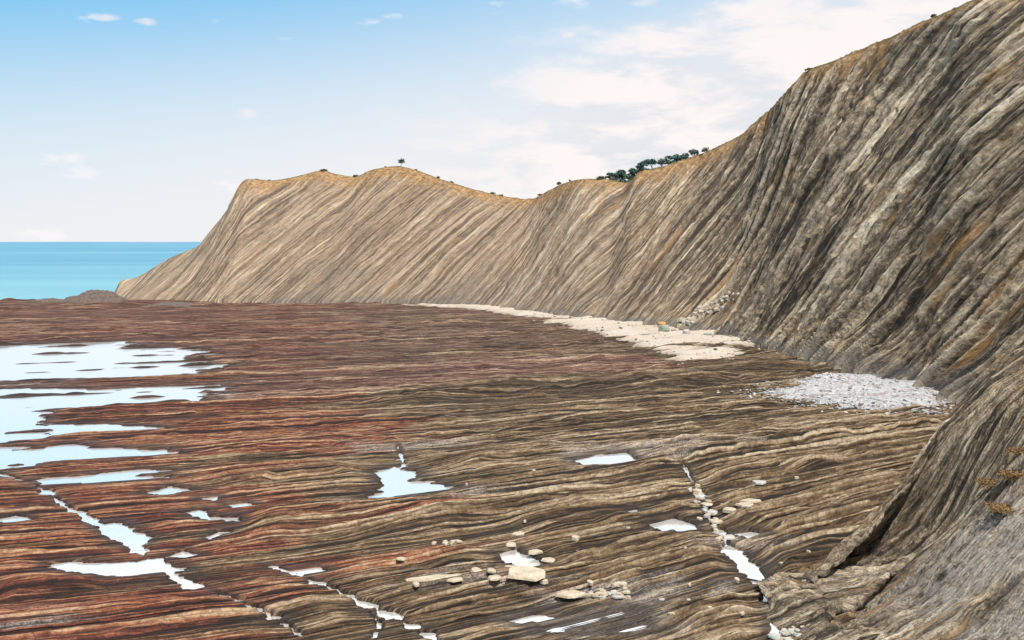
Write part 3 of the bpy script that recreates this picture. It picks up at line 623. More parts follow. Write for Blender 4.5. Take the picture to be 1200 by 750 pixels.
# ------------------------------------------------------------------ water
def flat_mesh(name, polys, mat, kind='structure'):
    bm = bmesh.new()
    for pts, z in polys:
        vs_ = [bm.verts.new((p[0], p[1], z)) for p in pts]; bm.faces.new(vs_)
    bm.normal_update()
    for f in bm.faces:
        if f.normal.z < 0: f.normal_flip()
    me = bpy.data.meshes.new(name); bm.to_mesh(me); bm.free(); me.materials.append(mat)
    o = bpy.data.objects.new(name, me); C.objects.link(o)
    if kind: o['kind'] = kind
    return o
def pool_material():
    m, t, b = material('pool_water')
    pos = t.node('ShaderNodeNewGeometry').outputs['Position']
    t.put(b.inputs['Base Color'], (.90, .905, .91, 1)); b.inputs['Metallic'].default_value = 0.70; b.inputs['Roughness'].default_value = 0.10; b.inputs['IOR'].default_value = 1.33  # white base stands in for a brighter sky reflection
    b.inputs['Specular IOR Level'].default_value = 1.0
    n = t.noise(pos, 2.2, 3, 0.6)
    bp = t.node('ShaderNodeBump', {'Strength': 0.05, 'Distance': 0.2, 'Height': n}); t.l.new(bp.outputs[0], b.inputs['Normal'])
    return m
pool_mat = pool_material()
def grow(pts, d):
    cx = sum(p[0] for p in pts) / len(pts); cy = sum(p[1] for p in pts) / len(pts); out = []
    n = len(pts); area = sum(pts[i][0] * pts[(i + 1) % n][1] - pts[(i + 1) % n][0] * pts[i][1] for i in range(n)); sg = 1 if area > 0 else -1
    for i in range(n):
        (x0, y0), (x1, y1), (x2, y2) = pts[i - 1], pts[i], pts[(i + 1) % n]
        nx, ny = (y2 - y0), -(x2 - x0); l = math.hypot(nx, ny) + 1e-9
        out.append((x1 + sg * nx / l * d, y1 + sg * ny / l * d))
    return out
for i, (pts, lev, dep, poke) in enumerate(POOLS):
    xs = [p[0] for p in pts]; ys_ = [p[1] for p in pts]
    sc = min(1.0, math.sqrt((max(xs) - min(xs)) * (max(ys_) - min(ys_))) / 14)
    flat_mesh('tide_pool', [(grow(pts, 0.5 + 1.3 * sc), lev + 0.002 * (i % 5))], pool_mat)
for i, (pts, hw, lev) in enumerate(CRACKS):
    strips = []
    bm_pts_l, bm_pts_r = [], []
    for k, (x, y) in enumerate(pts):
        x0, y0 = pts[max(k - 1, 0)]; x1, y1 = pts[min(k + 1, len(pts) - 1)]; l = math.hypot(x1 - x0, y1 - y0)
        nx, ny = -(y1 - y0) / l, (x1 - x0) / l; bm_pts_l.append((x + nx * hw * 2.2, y + ny * hw * 2.2)); bm_pts_r.append((x - nx * hw * 2.2, y - ny * hw * 2.2))
    bm = bmesh.new(); zl = lev - 0.003 * (i + 1)
    L_ = [bm.verts.new((*p, zl)) for p in bm_pts_l]; R_ = [bm.verts.new((*p, zl)) for p in bm_pts_r]
    for k in range(len(pts) - 1):
        f = bm.faces.new((L_[k], L_[k + 1], R_[k + 1], R_[k])); f.normal_update()
        if f.normal.z < 0: f.normal_flip()
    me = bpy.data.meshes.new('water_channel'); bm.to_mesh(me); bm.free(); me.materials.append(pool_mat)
    o = bpy.data.objects.new('water_channel', me); C.objects.link(o); o['kind'] = 'structure'

def sea_material():
    m, t, b = material('sea_water')
    pos = t.node('ShaderNodeNewGeometry').outputs['Position']
    sp = t.node('ShaderNodeSeparateXYZ', [pos]).outputs
    vec = t.xyz(t.math('MULTIPLY', sp[0], 0.25), sp[1], 0.0)
    lg = t.node('ShaderNodeMath', [sp[1], 2.718], operation='LOGARITHM').outputs[0]
    bands = t.noise(t.xyz(t.math('MULTIPLY', sp[0], 0.0006), t.math('MULTIPLY', lg, 5.5), 0.0), 1.0, 6, 0.62)
    c = t.ramp(bands, [(0.34, (.048, .18, .285)), (0.5, (.070, .225, .335)), (0.66, (.115, .285, .39))])
    shal = t.math('SUBTRACT', 1.0, t.rng(sp[1], 380, 1100), clamp=True)
    c = t.mix(t.math('MULTIPLY', shal, 0.6), c, (.15, .34, .40))
    foam = t.math('MULTIPLY', t.rng(t.noise(t.xyz(t.math('MULTIPLY', sp[0], 0.05), t.math('MULTIPLY', sp[1], 0.16), 0), 1.0, 5, 0.65), 0.58, 0.72), t.math('SUBTRACT', 1.0, t.rng(sp[1], 385, 520), clamp=True))
    c = t.mix(foam, c, (.75, .78, .78))
    t.put(b.inputs['Base Color'], c); b.inputs['Roughness'].default_value = 0.45; b.inputs['IOR'].default_value = 1.33; b.inputs['Specular IOR Level'].default_value = 0.18
    n = t.noise(t.xyz(t.math('MULTIPLY', sp[0], 0.12), t.math('MULTIPLY', sp[1], 0.35), 0), 1.0, 5, 0.6)
    bp = t.node('ShaderNodeBump', {'Strength': 0.5, 'Distance': 1.2, 'Height': n}); t.l.new(bp.outputs[0], b.inputs['Normal'])
    return m
sea = flat_mesh('sea', [([(-60000, -200), (60000, -200), (60000, 60000), (-60000, 60000)], -1.6)], sea_material())

# ------------------------------------------------------------------ sand and cobbles along the foot of the cliff
def sheet(name, outline, top, mat, n=(150, 150), rough=0.05, seed=0, kind='structure', soft=2.0):
    xs = [p[0] for p in outline]; ys_ = [p[1] for p in outline]
    gx_ = np.linspace(min(xs) - 1, max(xs) + 1, n[0]); gy_ = np.linspace(min(ys_) - 1, max(ys_) + 1, n[1])
    X_, Y_ = np.meshgrid(gx_, gy_)
    d = poly_sdf(X_, Y_, outline) + 4.0 * fbm(X_ / 9, Y_ / 5, seed, 4)
    cover = 1 - sstep(-soft, soft * 0.6, d)
    Z_ = -1.2 + (top + 1.2) * cover + rough * fbm(X_ / 0.9, Y_ / 0.9, seed + 3, 3) + 0.75 * fbm(X_ / 11, Y_ / 3.5, seed + 5, 4)
    thin = 1 - sstep(0.0, 0.42, Z_ - platform_height(X_, Y_) + 0.15 * fbm(X_ / 1.5, Y_ / 1.5, seed + 9, 2))
    o = grid_object(name, X_, Y_, Z_, mat, {'thin': thin}, kind); return o, (lambda x, y: float(Z_[int(np.clip(np.searchsorted(gy_, y), 0, n[1] - 1)), int(np.clip(np.searchsorted(gx_, x), 0, n[0] - 1))]))
def sand_material():
    m, t, b = material('beach_sand')
    pos = t.node('ShaderNodeNewGeometry').outputs['Position']
    n1 = t.noise(pos, 0.12, 5, 0.6); n2 = t.noise(pos, 2.5, 5, 0.65)
    c = t.mix(n1, (.36, .315, .27), (.41, .34, .265)); c = t.mix(t.rng(n1, 0.45, 0.6), c, (.40, .36, .32)); c = t.mix(t.rng(n2, 0.55, 0.7), c, (.17, .12, .09))
    c = t.mix(t.math('MULTIPLY', t.attr('thin'), 0.75), c, (.17, .125, .090))
    t.put(b.inputs['Base Color'], c); b.inputs['Roughness'].default_value = 0.7
    bp = t.node('ShaderNodeBump', {'Strength': 0.5, 'Distance': 0.25, 'Height': n2}); t.l.new(bp.outputs[0], b.inputs['Normal'])
    return m
def cobble_material():
    m, t, b = material('cobbles')
    pos = t.node('ShaderNodeNewGeometry').outputs['Position']
    vo = t.node('ShaderNodeTexVoronoi', {'Vector': pos, 'Scale': 2.6}); vo2 = t.node('ShaderNodeTexVoronoi', {'Vector': pos, 'Scale': 6.5})
    c = t.mix(0.5, vo.outputs['Color'], vo2.outputs['Color'])
    bw = t.node('ShaderNodeRGBToBW', [c]).outputs[0]
    n1 = t.noise(pos, 0.3, 4, 0.6)
    col = t.ramp(bw, [(0.2, (.25, .25, .265)), (0.5, (.36, .365, .38)), (0.8, (.45, .455, .47))])
    col = t.mix(t.rng(n1, 0.52, 0.66), col, (.26, .20, .20))
    col = t.mix(t.math('MULTIPLY', t.attr('thin'), 0.7), col, (.15, .13, .115))
    t.put(b.inputs['Base Color'], col); b.inputs['Roughness'].default_value = 0.42
    hh = t.math('ADD', t.math('MULTIPLY', vo.outputs['Distance'], -0.8), t.math('MULTIPLY', vo2.outputs['Distance'], -0.4))
    bp = t.node('ShaderNodeBump', {'Strength': 0.8, 'Distance': 0.3, 'Height': hh}); t.l.new(bp.outputs[0], b.inputs['Normal'])
    return m
sand_m = sand_material(); cob_m = cobble_material()
sand1, sand1_z = sheet('sand', G([(470,357),(560,358),(620,362),(690,372),(760,379),(830,388),(905,395),(895,412),(850,423),(800,427),(755,410),(720,398),(670,385),(610,371),(540,362)]), 0.66, sand_m, (420, 300), 0.07, 201, soft=4.5)
cob1, cob1_z = sheet('cobble_beach', G([(880,462),(960,444),(1010,438),(1060,436),(1110,440),(1140,470),(1110,486),(1040,484),(960,479),(905,470)]), 0.85, cob_m, (320, 320), 0.10, 211, soft=4.0)

# ------------------------------------------------------------------ stones
def stone_material(name, lo, hi, seed):
    m, t, b = material(name)
    pos = t.node('ShaderNodeTexCoord').outputs['Object']
    n1 = t.noise(pos, 1.3, 5, 0.6); n2 = t.noise(pos, 7.0, 4, 0.6)
    c = t.mix(t.rng(n1, 0.3, 0.7), lo, hi); c = t.mix(t.math('MULTIPLY', t.rng(n2, 0.56, 0.7), 0.6), c, tuple(x * 0.45 for x in lo))
    t.put(b.inputs['Base Color'], c); b.inputs['Roughness'].default_value = 0.85
    bp = t.node('ShaderNodeBump', {'Strength': 0.6, 'Distance': 0.12, 'Height': t.math('ADD', n1, t.math('MULTIPLY', n2, 0.4))}); t.l.new(bp.outputs[0], b.inputs['Normal'])
    return m
ST_TAN = stone_material('tan_sandstone', (.31, .26, .195), (.47, .405, .315), 1)
ST_GREY = stone_material('grey_limestone', (.27, .26, .245), (.45, .435, .41), 2)
ST_GREEN = stone_material('greenish_marl', (.19, .23, .20), (.34, .37, .31), 3)
ST_RUST = stone_material('rusty_sandstone', (.30, .15, .055), (.46, .27, .12), 4)
ST_DARK = stone_material('dark_shale', (.055, .040, .036), (.12, .09, .075), 5)
def stone_mesh(sx, sy, sz, seed, round_=False):
    rs = random.Random(seed); bm = bmesh.new()
    if round_:
        for k in range(40):
            z = rs.uniform(-1, 1); a_ = rs.uniform(0, 6.283); r = math.sqrt(1 - z * z)
            bm.verts.new((r * math.cos(a_) * rs.uniform(.85, 1) * sx / 2, r * math.sin(a_) * rs.uniform(.85, 1) * sy / 2, z * rs.uniform(.8, 1) * sz / 2))
    else:
        n = rs.randint(6, 8); a0 = rs.uniform(0, 6.283)
        for k in range(n):
            a_ = a0 + 6.283 * (k + rs.uniform(-.33, .33)) / n; r = rs.uniform(.72, 1.12); tp = rs.uniform(.80, .98)
            bm.verts.new((r * math.cos(a_) * sx / 2, r * math.sin(a_) * sy / 2, -sz / 2 * rs.uniform(.8, 1)))
            bm.verts.new((tp * r * math.cos(a_) * sx / 2, tp * r * math.sin(a_) * sy / 2, sz / 2 * rs.uniform(.75, 1)))
    res = bmesh.ops.convex_hull(bm, input=bm.verts[:])
    dead = [e for e in res['geom_interior'] if isinstance(e, bmesh.types.BMVert)]
    if dead: bmesh.ops.delete(bm, geom=dead, context='VERTS')
    bmesh.ops.dissolve_limit(bm, angle_limit=0.16, verts=bm.verts[:], edges=bm.edges[:])
    try: bmesh.ops.bevel(bm, geom=bm.edges[:], offset=min(sx, sy, sz) * 0.10, segments=1, affect='EDGES', clamp_overlap=True)
    except Exception: pass
    me = bpy.data.meshes.new('stone'); bm.to_mesh(me); bm.free(); return me
def stone(px, py, wpx, hpx, dep, mat, label, cat='rock', group=None, name='rock', seed=1, rot=0.0, tilt=(0, 0), round_=False, zfn=None, sink=0.14):
    """wpx: width on the photograph in pixels; hpx: thickness; dep: depth away from the viewer in metres"""
    x, y = g(px, py, 0.15); s = y / F_PX; sx = wpx * s; sz = max(0.08, hpx * s) * (0.50 if wpx > 13 and name != 'boulder' else 0.85)
    z = (zfn or ground_z)(x, y)
    if zfn is None:
        z = max(z, max(ground_z(x + ox * sx * .35, y + oy * dep * .35) for ox in (-1, 0, 1) for oy in (-1, 0, 1)) - (0.10 if wpx > 13 else 0.3) * sz)
    me = stone_mesh(sx, dep, sz, seed, round_); me.materials.append(mat)
    o = bpy.data.objects.new(name, me); C.objects.link(o)
    o.location = (x, y, z + sz * (0.5 - sink)); o.rotation_euler = (tilt[0], tilt[1], rot)
    return tag(o, label, cat, group)
# slabs round the small pool at lower centre
stone(617, 680, 48, 6, 2.7, ST_TAN, 'largest pale tan slab with a pointed right corner, lying just below the small centre pool', 'slab', name='rock_slab', seed=3, rot=.15, tilt=(.06, .02))
stone(512, 678, 80, 5, 1.0, ST_TAN, 'long thin pale slab left of the largest tan slab', 'slab', name='rock_slab', seed=5, rot=.2)
stone(558, 671, 18, 9, 1.0, ST_TAN, 'blocky tan stone on the right end of the long thin pale slab', seed=6, rot=.4, tilt=(.1, .1))
stone(580, 684, 24, 6, .9, ST_TAN, 'flat tan stone tucked against the left end of the largest slab', seed=7, rot=.1)
stone(533, 682, 26, 5, .8, ST_TAN, 'thin tan flake in front of the long pale slab', seed=8, rot=.3)
stone(576, 675, 14, 6, .7, ST_TAN, 'small tan stone between the blocky stone and the largest slab', seed=9)
stone(637, 682, 12, 6, .6, ST_TAN, 'small tan stone at the right corner of the largest slab', seed=10, rot=.5)
stone(598, 637, 16, 6, .9, ST_TAN, 'olive tan stone on the far edge of the small centre pool', seed=11)
stone(627, 646, 18, 7, .9, ST_TAN, 'yellowish stone on the right bank of the small centre pool', seed=12, rot=.2)
stone(643, 654, 20, 4, .9, ST_TAN, 'flat pale flake on the right tip of the small centre pool', seed=13, rot=.3)
stone(600, 667, 20, 4, 1.0, ST_TAN, 'dull brown slab between the small centre pool and the largest slab', seed=14)
stone(608, 623, 20, 4, .9, ST_TAN, 'thin tan flake lying above the small centre pool on the rock ledge', seed=15, rot=.1)
stone(674, 631, 13, 6, .9, ST_TAN, 'lone yellow tan stone on bare ledges right of the small centre pool', seed=16)
stone(670, 699, 38, 7, 1.1, ST_TAN, 'elongated pale slab left of the rubble heap at bottom centre', 'slab', name='rock_slab', seed=17, rot=.1)
stone(470, 657, 14, 4, .7, ST_TAN, 'small pale stone alone on the ledges left of centre', seed=18)
stone(488, 690, 11, 4, .6, ST_TAN, 'small pale stone below the long thin slab', seed=19)
rs = random.Random(5)
for k in range(26):
    stone(691 + rs.uniform(0, 46) , 692 + rs.uniform(-5, 6), rs.uniform(5, 13), rs.uniform(3, 6), rs.uniform(.35, .7), ST_TAN if k % 4 else ST_GREY, 'small tan rubble stone in the heap at bottom centre', 'stone', 'rubble heap at bottom centre', 'stone', 40 + k, rs.uniform(0, 3), (rs.uniform(-.2, .2), rs.uniform(-.2, .2)))
for k in range(14):
    stone(496 + rs.uniform(0, 42), 632 + rs.uniform(-3, 4), rs.uniform(4, 9), rs.uniform(2, 4), rs.uniform(.3, .6), ST_TAN, 'small pale chip in the row under the long dark ledge', 'stone', 'pale chips under the long dark ledge', 'stone', 70 + k, rs.uniform(0, 3))
# stones beside the right hand channel
stone(889, 569, 20, 6, 1.3, ST_GREY, 'flat pale stone alone on a ledge above the right hand stone group', seed=21)
stone(880, 588, 32, 5, 1.2, ST_TAN, 'long flat tan slab at the top of the right hand stone group', 'slab', name='rock_slab', seed=22, rot=.1)
stone(874, 592, 24, 5, 1.2, ST_TAN, 'tan stone just under the long flat slab of the right hand group', seed=23)
stone(855, 599, 18, 9, 1.3, ST_TAN, 'blocky tan stone at the left of the right hand stone group', seed=24, rot=.2)
stone(873, 599, 17, 5, 1.0, ST_TAN, 'low tan stone to the right of the blocky one beside the channel', seed=25)
stone(828, 589, 16, 8, 1.2, ST_TAN, 'rounded tan boulder lying in the dry joint above the channel', seed=26, rot=.3, round_=True)
stone(834, 598, 15, 7, 1.1, ST_GREY, 'pale grey stone just below the rounded tan boulder in the joint', seed=27)
stone(818, 571, 13, 7, 1.0, ST_TAN, 'small tan stone uppermost in the joint above the channel', seed=28)
stone(839, 610, 16, 5, 1.0, ST_TAN, 'flat tan stone with dark underside in the middle of the joint', seed=29)
stone(854, 627, 22, 5, 1.1, ST_GREY, 'pale slab at the head of the water filled right hand channel', 'slab', name='rock_slab', seed=30, rot=-.15)
for k in range(22):
    f_ = rs.random(); stone(812 + 40 * f_ + rs.uniform(-8, 8), 566 + 75 * f_ + rs.uniform(-4, 4), rs.uniform(4, 10), rs.uniform(3, 5), rs.uniform(.35, .8), ST_TAN if k % 3 else ST_GREY, 'small stone strewn along the joint above the right hand channel', 'stone', 'stones along the joint', 'stone', 100 + k, rs.uniform(0, 3), (rs.uniform(-.2, .2), 0))
for k in range(24):
    stone(904 + rs.uniform(0, 38), 737 + rs.uniform(-7, 9), rs.uniform(7, 17), rs.uniform(4, 7), rs.uniform(.35, .7), (ST_GREY, ST_TAN, ST_GREY, ST_GREEN)[k % 4], 'pale stone heaped at the bottom end of the right hand channel', 'stone', 'stones at the channel end', 'stone', 130 + k, rs.uniform(0, 3), (rs.uniform(-.25, .25), rs.uniform(-.2, .2)))
for k in range(22):
    px_, py_ = rs.uniform(470, 960), rs.uniform(548, 735)
    if px_ > 1010 - (py_ - 548) * 0.5: continue
    stone(px_, py_, rs.uniform(3, 8), rs.uniform(2.5, 4.5), rs.uniform(.25, .6), ST_TAN if k % 3 else ST_GREY, 'small loose stone lying singly on the layered platform', 'stone', 'single loose stones on the platform', 'stone', 900 + k, rs.uniform(0, 3), (rs.uniform(-.2, .2), rs.uniform(-.2, .2)))
# fallen blocks at the foot of the cliff
sz_ = sand1_z
for (px, py, w_, h_, d_, m_, lab, sd_) in [
    (777, 392, 17, 10, 3.0, ST_GREEN, 'greenish block standing on the sand left of the pale rockfall', 61),
    (776, 385, 16, 6, 3.0, ST_RUST, 'rusty orange block behind the greenish block on the sand', 62),
    (804, 394, 10, 7, 2.4, ST_GREY, 'round grey boulder in front of the pale rockfall', 63),
    (829, 394, 10, 4, 2.0, ST_GREEN, 'low greenish stone right of the pale rockfall on the sand', 64),
    (790, 391, 9, 6, 2.0, ST_TAN, 'tan boulder between the greenish block and the round grey boulder', 65),
    (811, 388, 14, 7, 2.5, ST_GREY, 'grey block at the front of the pale rockfall', 66),
    (823, 388, 16, 6, 2.5, ST_TAN, 'sloping tan block at the right foot of the pale rockfall', 67),
    (795, 384, 12, 7, 2.4, ST_GREY, 'pale block at the left of the rockfall', 68),
    (815, 380, 10, 9, 2.4, ST_GREY, 'upright white grey block in the middle of the rockfall', 69)]:
    stone(px, py, w_, h_, d_, m_, lab, 'boulder', None, 'boulder', sd_, rs.uniform(-.4, .4), (rs.uniform(-.15, .15), rs.uniform(-.15, .15)), False, zfn=lambda x, y: max(sz_(x, y), 0.2))
# sea rock off the headland tip
# rubble that fell from the cliff: climbs the face in a pale fan
i_near = lambda px, v_: Pall[int(nrow * (0.06 + v_) / 1.06), int(np.argmin(np.abs(sq - px)))]
for k in range(60):
    f_ = rs.random(); pxs_ = 796 + 30 * f_ + rs.uniform(-8, 8); vv_ = 0.015 + 0.15 * f_ + rs.uniform(-.01, .02)
    p = i_near(pxs_, max(vv_, 0.005)); s_ = rs.uniform(.5, 1.5) * (1.2 - .5 * f_)
    me = stone_mesh(s_ * rs.uniform(.9, 1.6), s_, s_ * rs.uniform(.5, .9), 300 + k); me.materials.append(ST_TAN if k % 3 else ST_GREY)
    o = bpy.data.objects.new('boulder', me); C.objects.link(o); o.location = (p[0] - .3 * s_, p[1] - .3 * s_, p[2] + .1 * s_); o.rotation_euler = (rs.uniform(-.4, .4), rs.uniform(-.5, .1), rs.uniform(0, 3))
    tag(o, 'pale block in the rockfall fan against the cliff foot', 'boulder', 'pale rockfall blocks')
# low dark reef rock at the headland's tip
def reef_rock(px, py, wpx, hpx, dep, label, seed):
    x, y = g(px, py); s = y / F_PX; W, Hh = wpx * s, hpx * s
    u_ = np.linspace(-1, 1, 90); X_, Y_ = np.meshgrid(u_, u_)
    r = np.hypot(X_, Y_) + 0.25 * fbm(X_ * 2.5, Y_ * 2.5, seed, 3)
    Z_ = Hh * np.clip(1 - np.abs(r) ** 1.5, -0.6, 1) * (0.85 + 0.25 * fbm(X_ * 4, Y_ * 6, seed + 1, 3)) + 0.12 * Hh * fbm(X_ * 9, Y_ * 9, seed + 2, 2)
    o = grid_object('reef_rock', X_ * W / 2 * 1.15 + x, Y_ * dep / 2 + y, Z_ - 0.3, ST_DARK, None, None); return tag(o, label, 'reef rock')
reef_rock(112, 352, 62, 15, 26, 'dark humped rock at the seaward tip of the headland', 400)
reef_rock(60, 353, 46, 5, 16, 'low dark rock left of the humped rock at the sea edge', 404)
reef_rock(210, 358, 80, 6, 18, 'low dark mound on the platform below the headland tip', 408)

# ------------------------------------------------------------------ trees and shrubs on the cliff top
def leaf_material(name, lo, hi):
    m, t, b = material(name)
    oi = t.node('ShaderNodeNewGeometry').outputs['Random Per Island']
    n = t.noise(t.node('ShaderNodeTexCoord').outputs['Object'], 0.5, 3, 0.6)
    c = t.mix(t.math('ADD', t.math('MULTIPLY', oi, 0.6), t.math('MULTIPLY', n, 0.4)), lo, hi)
    t.put(b.inputs['Base Color'], c); b.inputs['Roughness'].default_value = 0.8; b.inputs['Specular IOR Level'].default_value = 0.2
    return m
PINE = leaf_material('pine_needles', (.050, .105, .098), (.115, .180, .155))  # bluish haze of distance put into the needle colour
BUSH = leaf_material('shrub_leaves', (.035, .045, .018), (.10, .10, .04))
STRAW = leaf_material('dry_grass', (.13, .075, .032), (.30, .195, .090))
BARK, tb_, bb_ = material('bark'); bb_.inputs['Roughness'].default_value = 0.9
tb_.put(bb_.inputs['Base Color'], tb_.mix(tb_.noise(tb_.node('ShaderNodeTexCoord').outputs['Object'], 4.0, 4), (.06, .045, .035), (.14, .11, .085)))
def crown_mesh(lobes, per, leaf, seed):
    rs = random.Random(seed); vs_, fs = [], []
    for (cx, cy, cz, rx, rz) in lobes:
        for k in range(int(per * rx * rx)):
            th = rs.uniform(0, 6.283); ph = math.acos(rs.uniform(-0.6, 1)); rr = rs.uniform(.55, 1.08)
            p = Vector((cx + rx * rr * math.sin(ph) * math.cos(th), cy + rx * rr * math.sin(ph) * math.sin(th), cz + rz * rr * math.cos(ph)))
            d1 = Vector((rs.gauss(0, 1), rs.gauss(0, 1), rs.gauss(0, .5))).normalized(); d2 = Vector((rs.gauss(0, 1), rs.gauss(0, 1), rs.gauss(0, 1))).cross(d1).normalized()
            s1, s2 = leaf * rs.uniform(.6, 1.5), leaf * rs.uniform(.3, .8); n = len(vs_)
            vs_ += [p - d1 * s1, p + d2 * s2, p + d1 * s1, p - d2 * s2]; fs.append((n, n + 1, n + 2, n + 3))
    me = bpy.data.meshes.new('crown'); me.from_pydata([tuple(v) for v in vs_], [], fs); return me
def limb(bm, p0, p1, r0, r1, seg=7):
    p0, p1 = Vector(p0), Vector(p1); ax_ = (p1 - p0).normalized(); u_ = ax_.orthogonal().normalized(); w_ = ax_.cross(u_)
    a_ = [bm.verts.new(p0 + r0 * (math.cos(6.283 * k / seg) * u_ + math.sin(6.283 * k / seg) * w_)) for k in range(seg)]
    b_ = [bm.verts.new(p1 + r1 * (math.cos(6.283 * k / seg) * u_ + math.sin(6.283 * k / seg) * w_)) for k in range(seg)]
    for k in range(seg): bm.faces.new((a_[k], a_[(k + 1) % seg], b_[(k + 1) % seg], b_[k]))
    bm.faces.new(b_)
def tree(name, loc, hgt_, spread, label, cat, group, seed, mat=PINE, lean=0.0, clear=0.4, leaf=0.35, per=70, flat=0.5):
    rs = random.Random(seed)
    e = bpy.data.objects.new(name, None); C.objects.link(e); e.location = loc; tag(e, label, cat, group)
    lobes = []; bm = bmesh.new(); top = Vector((lean * hgt_, 0, hgt_ * 0.86)); mid = Vector((lean * hgt_ * .3, 0, hgt_ * .45))
    limb(bm, (0, 0, -0.6), mid, hgt_ * .035, hgt_ * .025); limb(bm, mid, top, hgt_ * .025, hgt_ * .008)
    for k in range(rs.randint(6, 9)):
        z = hgt_ * rs.uniform(clear, .95); a_ = rs.uniform(0, 6.283); r = spread * rs.uniform(.25, .75) * (1.15 - .5 * z / hgt_)
        c = Vector((lean * z + r * math.cos(a_), r * math.sin(a_), z)); lr = spread * rs.uniform(.32, .55)
        lobes.append((c.x, c.y, c.z, lr, lr * flat)); limb(bm, Vector((lean * z * .6, 0, z * .78)), c, hgt_ * .012, hgt_ * .004, 5)
    lobes.append((top.x, top.y, top.z, spread * .45, spread * .3))
    me = bpy.data.meshes.new('trunk'); bm.to_mesh(me); bm.free(); me.materials.append(BARK)
    t_ = bpy.data.objects.new('trunk', me); C.objects.link(t_); t_.parent = e
    cm = crown_mesh(lobes, per, leaf, seed + 1); cm.materials.append(mat)
    c_ = bpy.data.objects.new('crown', cm); C.objects.link(c_); c_.parent = e
    return e
def shrub(px, back_m, hgt_, spread, label, seed, mat=BUSH, cat='shrub', name='shrub', leaf=.18):
    p = crest_at(px, back_m); rs = random.Random(seed)
    lobes = [(rs.uniform(-.5, .5) * spread, rs.uniform(-.4, .4) * spread, hgt_ * rs.uniform(.3, .6), spread * rs.uniform(.4, .6), hgt_ * .45) for k in range(5)]
    cm = crown_mesh(lobes, 160 / max(spread, 1), leaf, seed); cm.materials.append(mat)
    o = bpy.data.objects.new(name, cm); C.objects.link(o); o.location = (p[0], p[1], p[2] - 0.1); return tag(o, label, cat)
def pine(px, top_py, Y, spread, label, seed, **kw):
    x = (px - 600) * Y / F_PX; zb = plateau_z(x, Y); zt = CAM_H - (top_py - HOR) * Y / F_PX
    return tree('pine_tree', (x, Y, zb), max(4.0, zt - zb), spread, label, 'pine tree', 'pines behind the cliff top', seed, **kw)
PINES = [(717, 203, 346, 2.6, 'leftmost small pine behind the dip in the cliff top'), (729, 199, 352, 3.2, 'second pine from the left, above the dip in the cliff top'), (741, 196, 340, 3.4, 'rounded pine just left of the orange cliff rim'),
    (737, 205, 333, 2.8, 'low pine filling the notch between the two rims'), (754, 187, 350, 3.6, 'tall pine at the left start of the upper row'), (764, 185, 338, 3.2, 'dense pine second in the upper row'), (775, 184, 352, 3.2, 'pine in the middle of the upper row with a gap to its right'),
    (783, 181, 335, 3.0, 'narrow topped pine right of the gap in the upper row'), (793, 179, 350, 3.2, 'broad pine third from the right in the upper row'), (803, 178, 338, 3.0, 'second pine from the right, low over the rim'), (814, 175, 346, 3.2, 'rightmost pine tipping over the rim')]
for k, (px, ty, Y, sp_, lab) in enumerate(PINES): pine(px, ty, Y + 24, sp_, lab, 500 + 7 * k)
p = crest_at(469, 0.6); tree('tree', (p[0], p[1], p[2] - .2), 3.2, 1.8, 'lone small wind bent tree on the highest hump of the headland', 'tree', None, 601, mat=PINE, lean=.16, clear=.35, leaf=.28, per=60, flat=.38)
shrub(417, 0.4, 1.2, 1.4, 'small grey green shrub in the notch left of the headland hump', 611)
shrub(513, 0.4, 1.0, 0.8, 'tiny dark shrub on the right shoulder of the headland hump', 612)
shrub(655, 0.4, 1.5, 1.0, 'dark shrub where the saddle rises to the orange rim', 613)
shrub(704, 0.6, 1.2, 2.2, 'low reddish scrub on the rim just left of the pines', 614)
shrub(827, 0.6, 1.6, 1.8, 'low green shrub on the rim just right of the pines', 615)
shrub(1094, 0.4, 0.9, 0.8, 'tiny shrub standing on the high right hand rim', 616)
shrub(377, 0.4, 0.8, 2.4, 'dark low scrub on the left knoll of the headland', 617)
shrub(949, 0.4, 0.7, 1.8, 'dark scrub fringe at the corner of the high rim', 618)

rs = random.Random(77)
for k in range(12):
    shrub(292 + (700 - 292) * (k + rs.uniform(-.4, .4)) / 12, rs.uniform(0.2, 1.2), rs.uniform(.5, .95), rs.uniform(.4, 1.2), 'low scrubby tuft fringing the bare cliff rim', 700 + k, BUSH if k % 3 else STRAW, 'tuft', 'grass_tuft', .22)['group'] = 'tufts along the cliff rim'
# dry russet plants clinging to the near slope
for k, (x_, y_, lab) in enumerate([(26.2, 56.6, 'russet dry tuft lowest on the near slope'), (27.6, 58.4, 'russet dry clump in the middle of the near slope'), (29.2, 60.6, 'broad russet clump high on the near slope at the right edge'), (27.2, 60.2, 'small russet tuft between the two clumps on the near slope')]):
    r_ = random.Random(800 + k); lobes = [(r_.uniform(-.7, .7), r_.uniform(-.5, .5), r_.uniform(0.05, .3), r_.uniform(.25, .55), .16) for q_ in range(9)]
    cm = crown_mesh(lobes, 900, .055, 810 + k); cm.materials.append(STRAW)
    o = bpy.data.objects.new('dry_plant', cm); C.objects.link(o); o.location = (x_, y_, nose_z(x_, y_) + .02); tag(o, lab, 'plant')

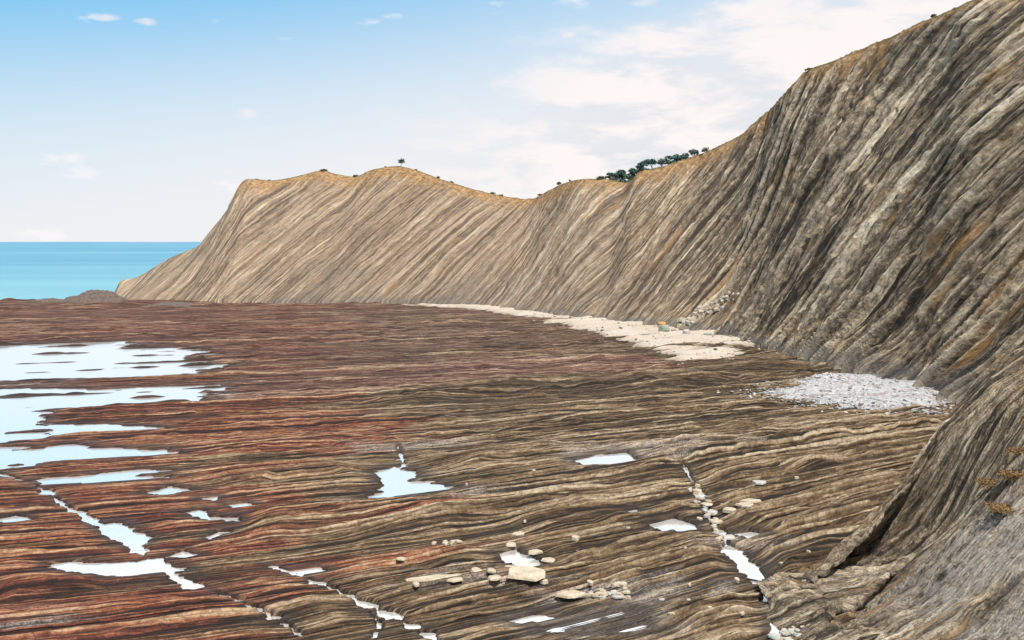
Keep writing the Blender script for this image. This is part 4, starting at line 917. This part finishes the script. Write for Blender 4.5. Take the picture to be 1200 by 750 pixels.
# loose shingle round the cobble patch and the sand: too many to count
def shingle(name, outline, count, lo, hi, mat, seed, spread, zf_):
    rs_ = np.random.RandomState(seed); bm = bmesh.new(); bmesh.ops.create_icosphere(bm, subdivisions=1, radius=1.0); bm.verts.ensure_lookup_table()
    base = np.array([v.co[:] for v in bm.verts]); tri = np.array([[v.index for v in f.verts] for f in bm.faces]); bm.free()
    xs = [p[0] for p in outline]; ys_ = [p[1] for p in outline]
    cx = rs_.uniform(min(xs) - spread, max(xs) + spread, count * 6); cy = rs_.uniform(min(ys_) - spread, max(ys_) + spread, count * 6)
    d = poly_sdf(cx, cy, outline); keep = (d < spread) & (rs_.rand(len(d)) < np.clip(1 - d / spread, 0, 1) ** 1.5 * np.where(d < -4, 0.45, 1)); cx, cy = cx[keep][:count], cy[keep][:count]
    pz = platform_height(cx, cy); V, F = [], []
    for i in range(len(cx)):
        r = lo * (hi / lo) ** (rs_.rand() ** 1.8); sc_ = r * np.array([rs_.uniform(.8, 1.5), rs_.uniform(.7, 1.1), rs_.uniform(.35, .7)])
        p = base * sc_ * (1 + 0.22 * rs_.randn(len(base), 1)); a_ = rs_.rand() * 6.28
        p = np.stack([p[:, 0] * math.cos(a_) - p[:, 1] * math.sin(a_), p[:, 0] * math.sin(a_) + p[:, 1] * math.cos(a_), p[:, 2]], 1)
        z_ = max(float(pz[i]), zf_(cx[i], cy[i])); V.append(p + (cx[i], cy[i], z_ + 0.15 * r)); F.append(tri + i * len(base))
    V = np.concatenate(V); F = np.concatenate(F); me = bpy.data.meshes.new(name); me.from_pydata(V.tolist(), [], F.tolist()); me.materials.append(mat)
    o = bpy.data.objects.new(name, me); C.objects.link(o); o['kind'] = 'stuff'
def pebble_material(name, lo, hi):
    m, t, b = material(name); ri = t.node('ShaderNodeNewGeometry').outputs['Random Per Island']
    t.put(b.inputs['Base Color'], t.mix(ri, lo, hi)); b.inputs['Roughness'].default_value = 0.6; return m
shingle('cobbles', G([(880,462),(960,444),(1010,438),(1060,436),(1110,440),(1140,470),(1110,486),(1040,484),(960,479),(905,470)]), 3600, 0.08, 0.34, pebble_material('wet_pebbles', (.19, .19, .20), (.43, .435, .45)), 1001, 5.0, cob1_z)
shingle('beach_pebbles', G([(640,368),(690,372),(760,379),(830,388),(905,395),(895,412),(850,423),(800,427),(755,410),(720,398),(670,385)]), 420, 0.10, 0.5, pebble_material('beach_pebbles', (.12, .085, .065), (.36, .30, .24)), 1002, 7.0, sand1_z)
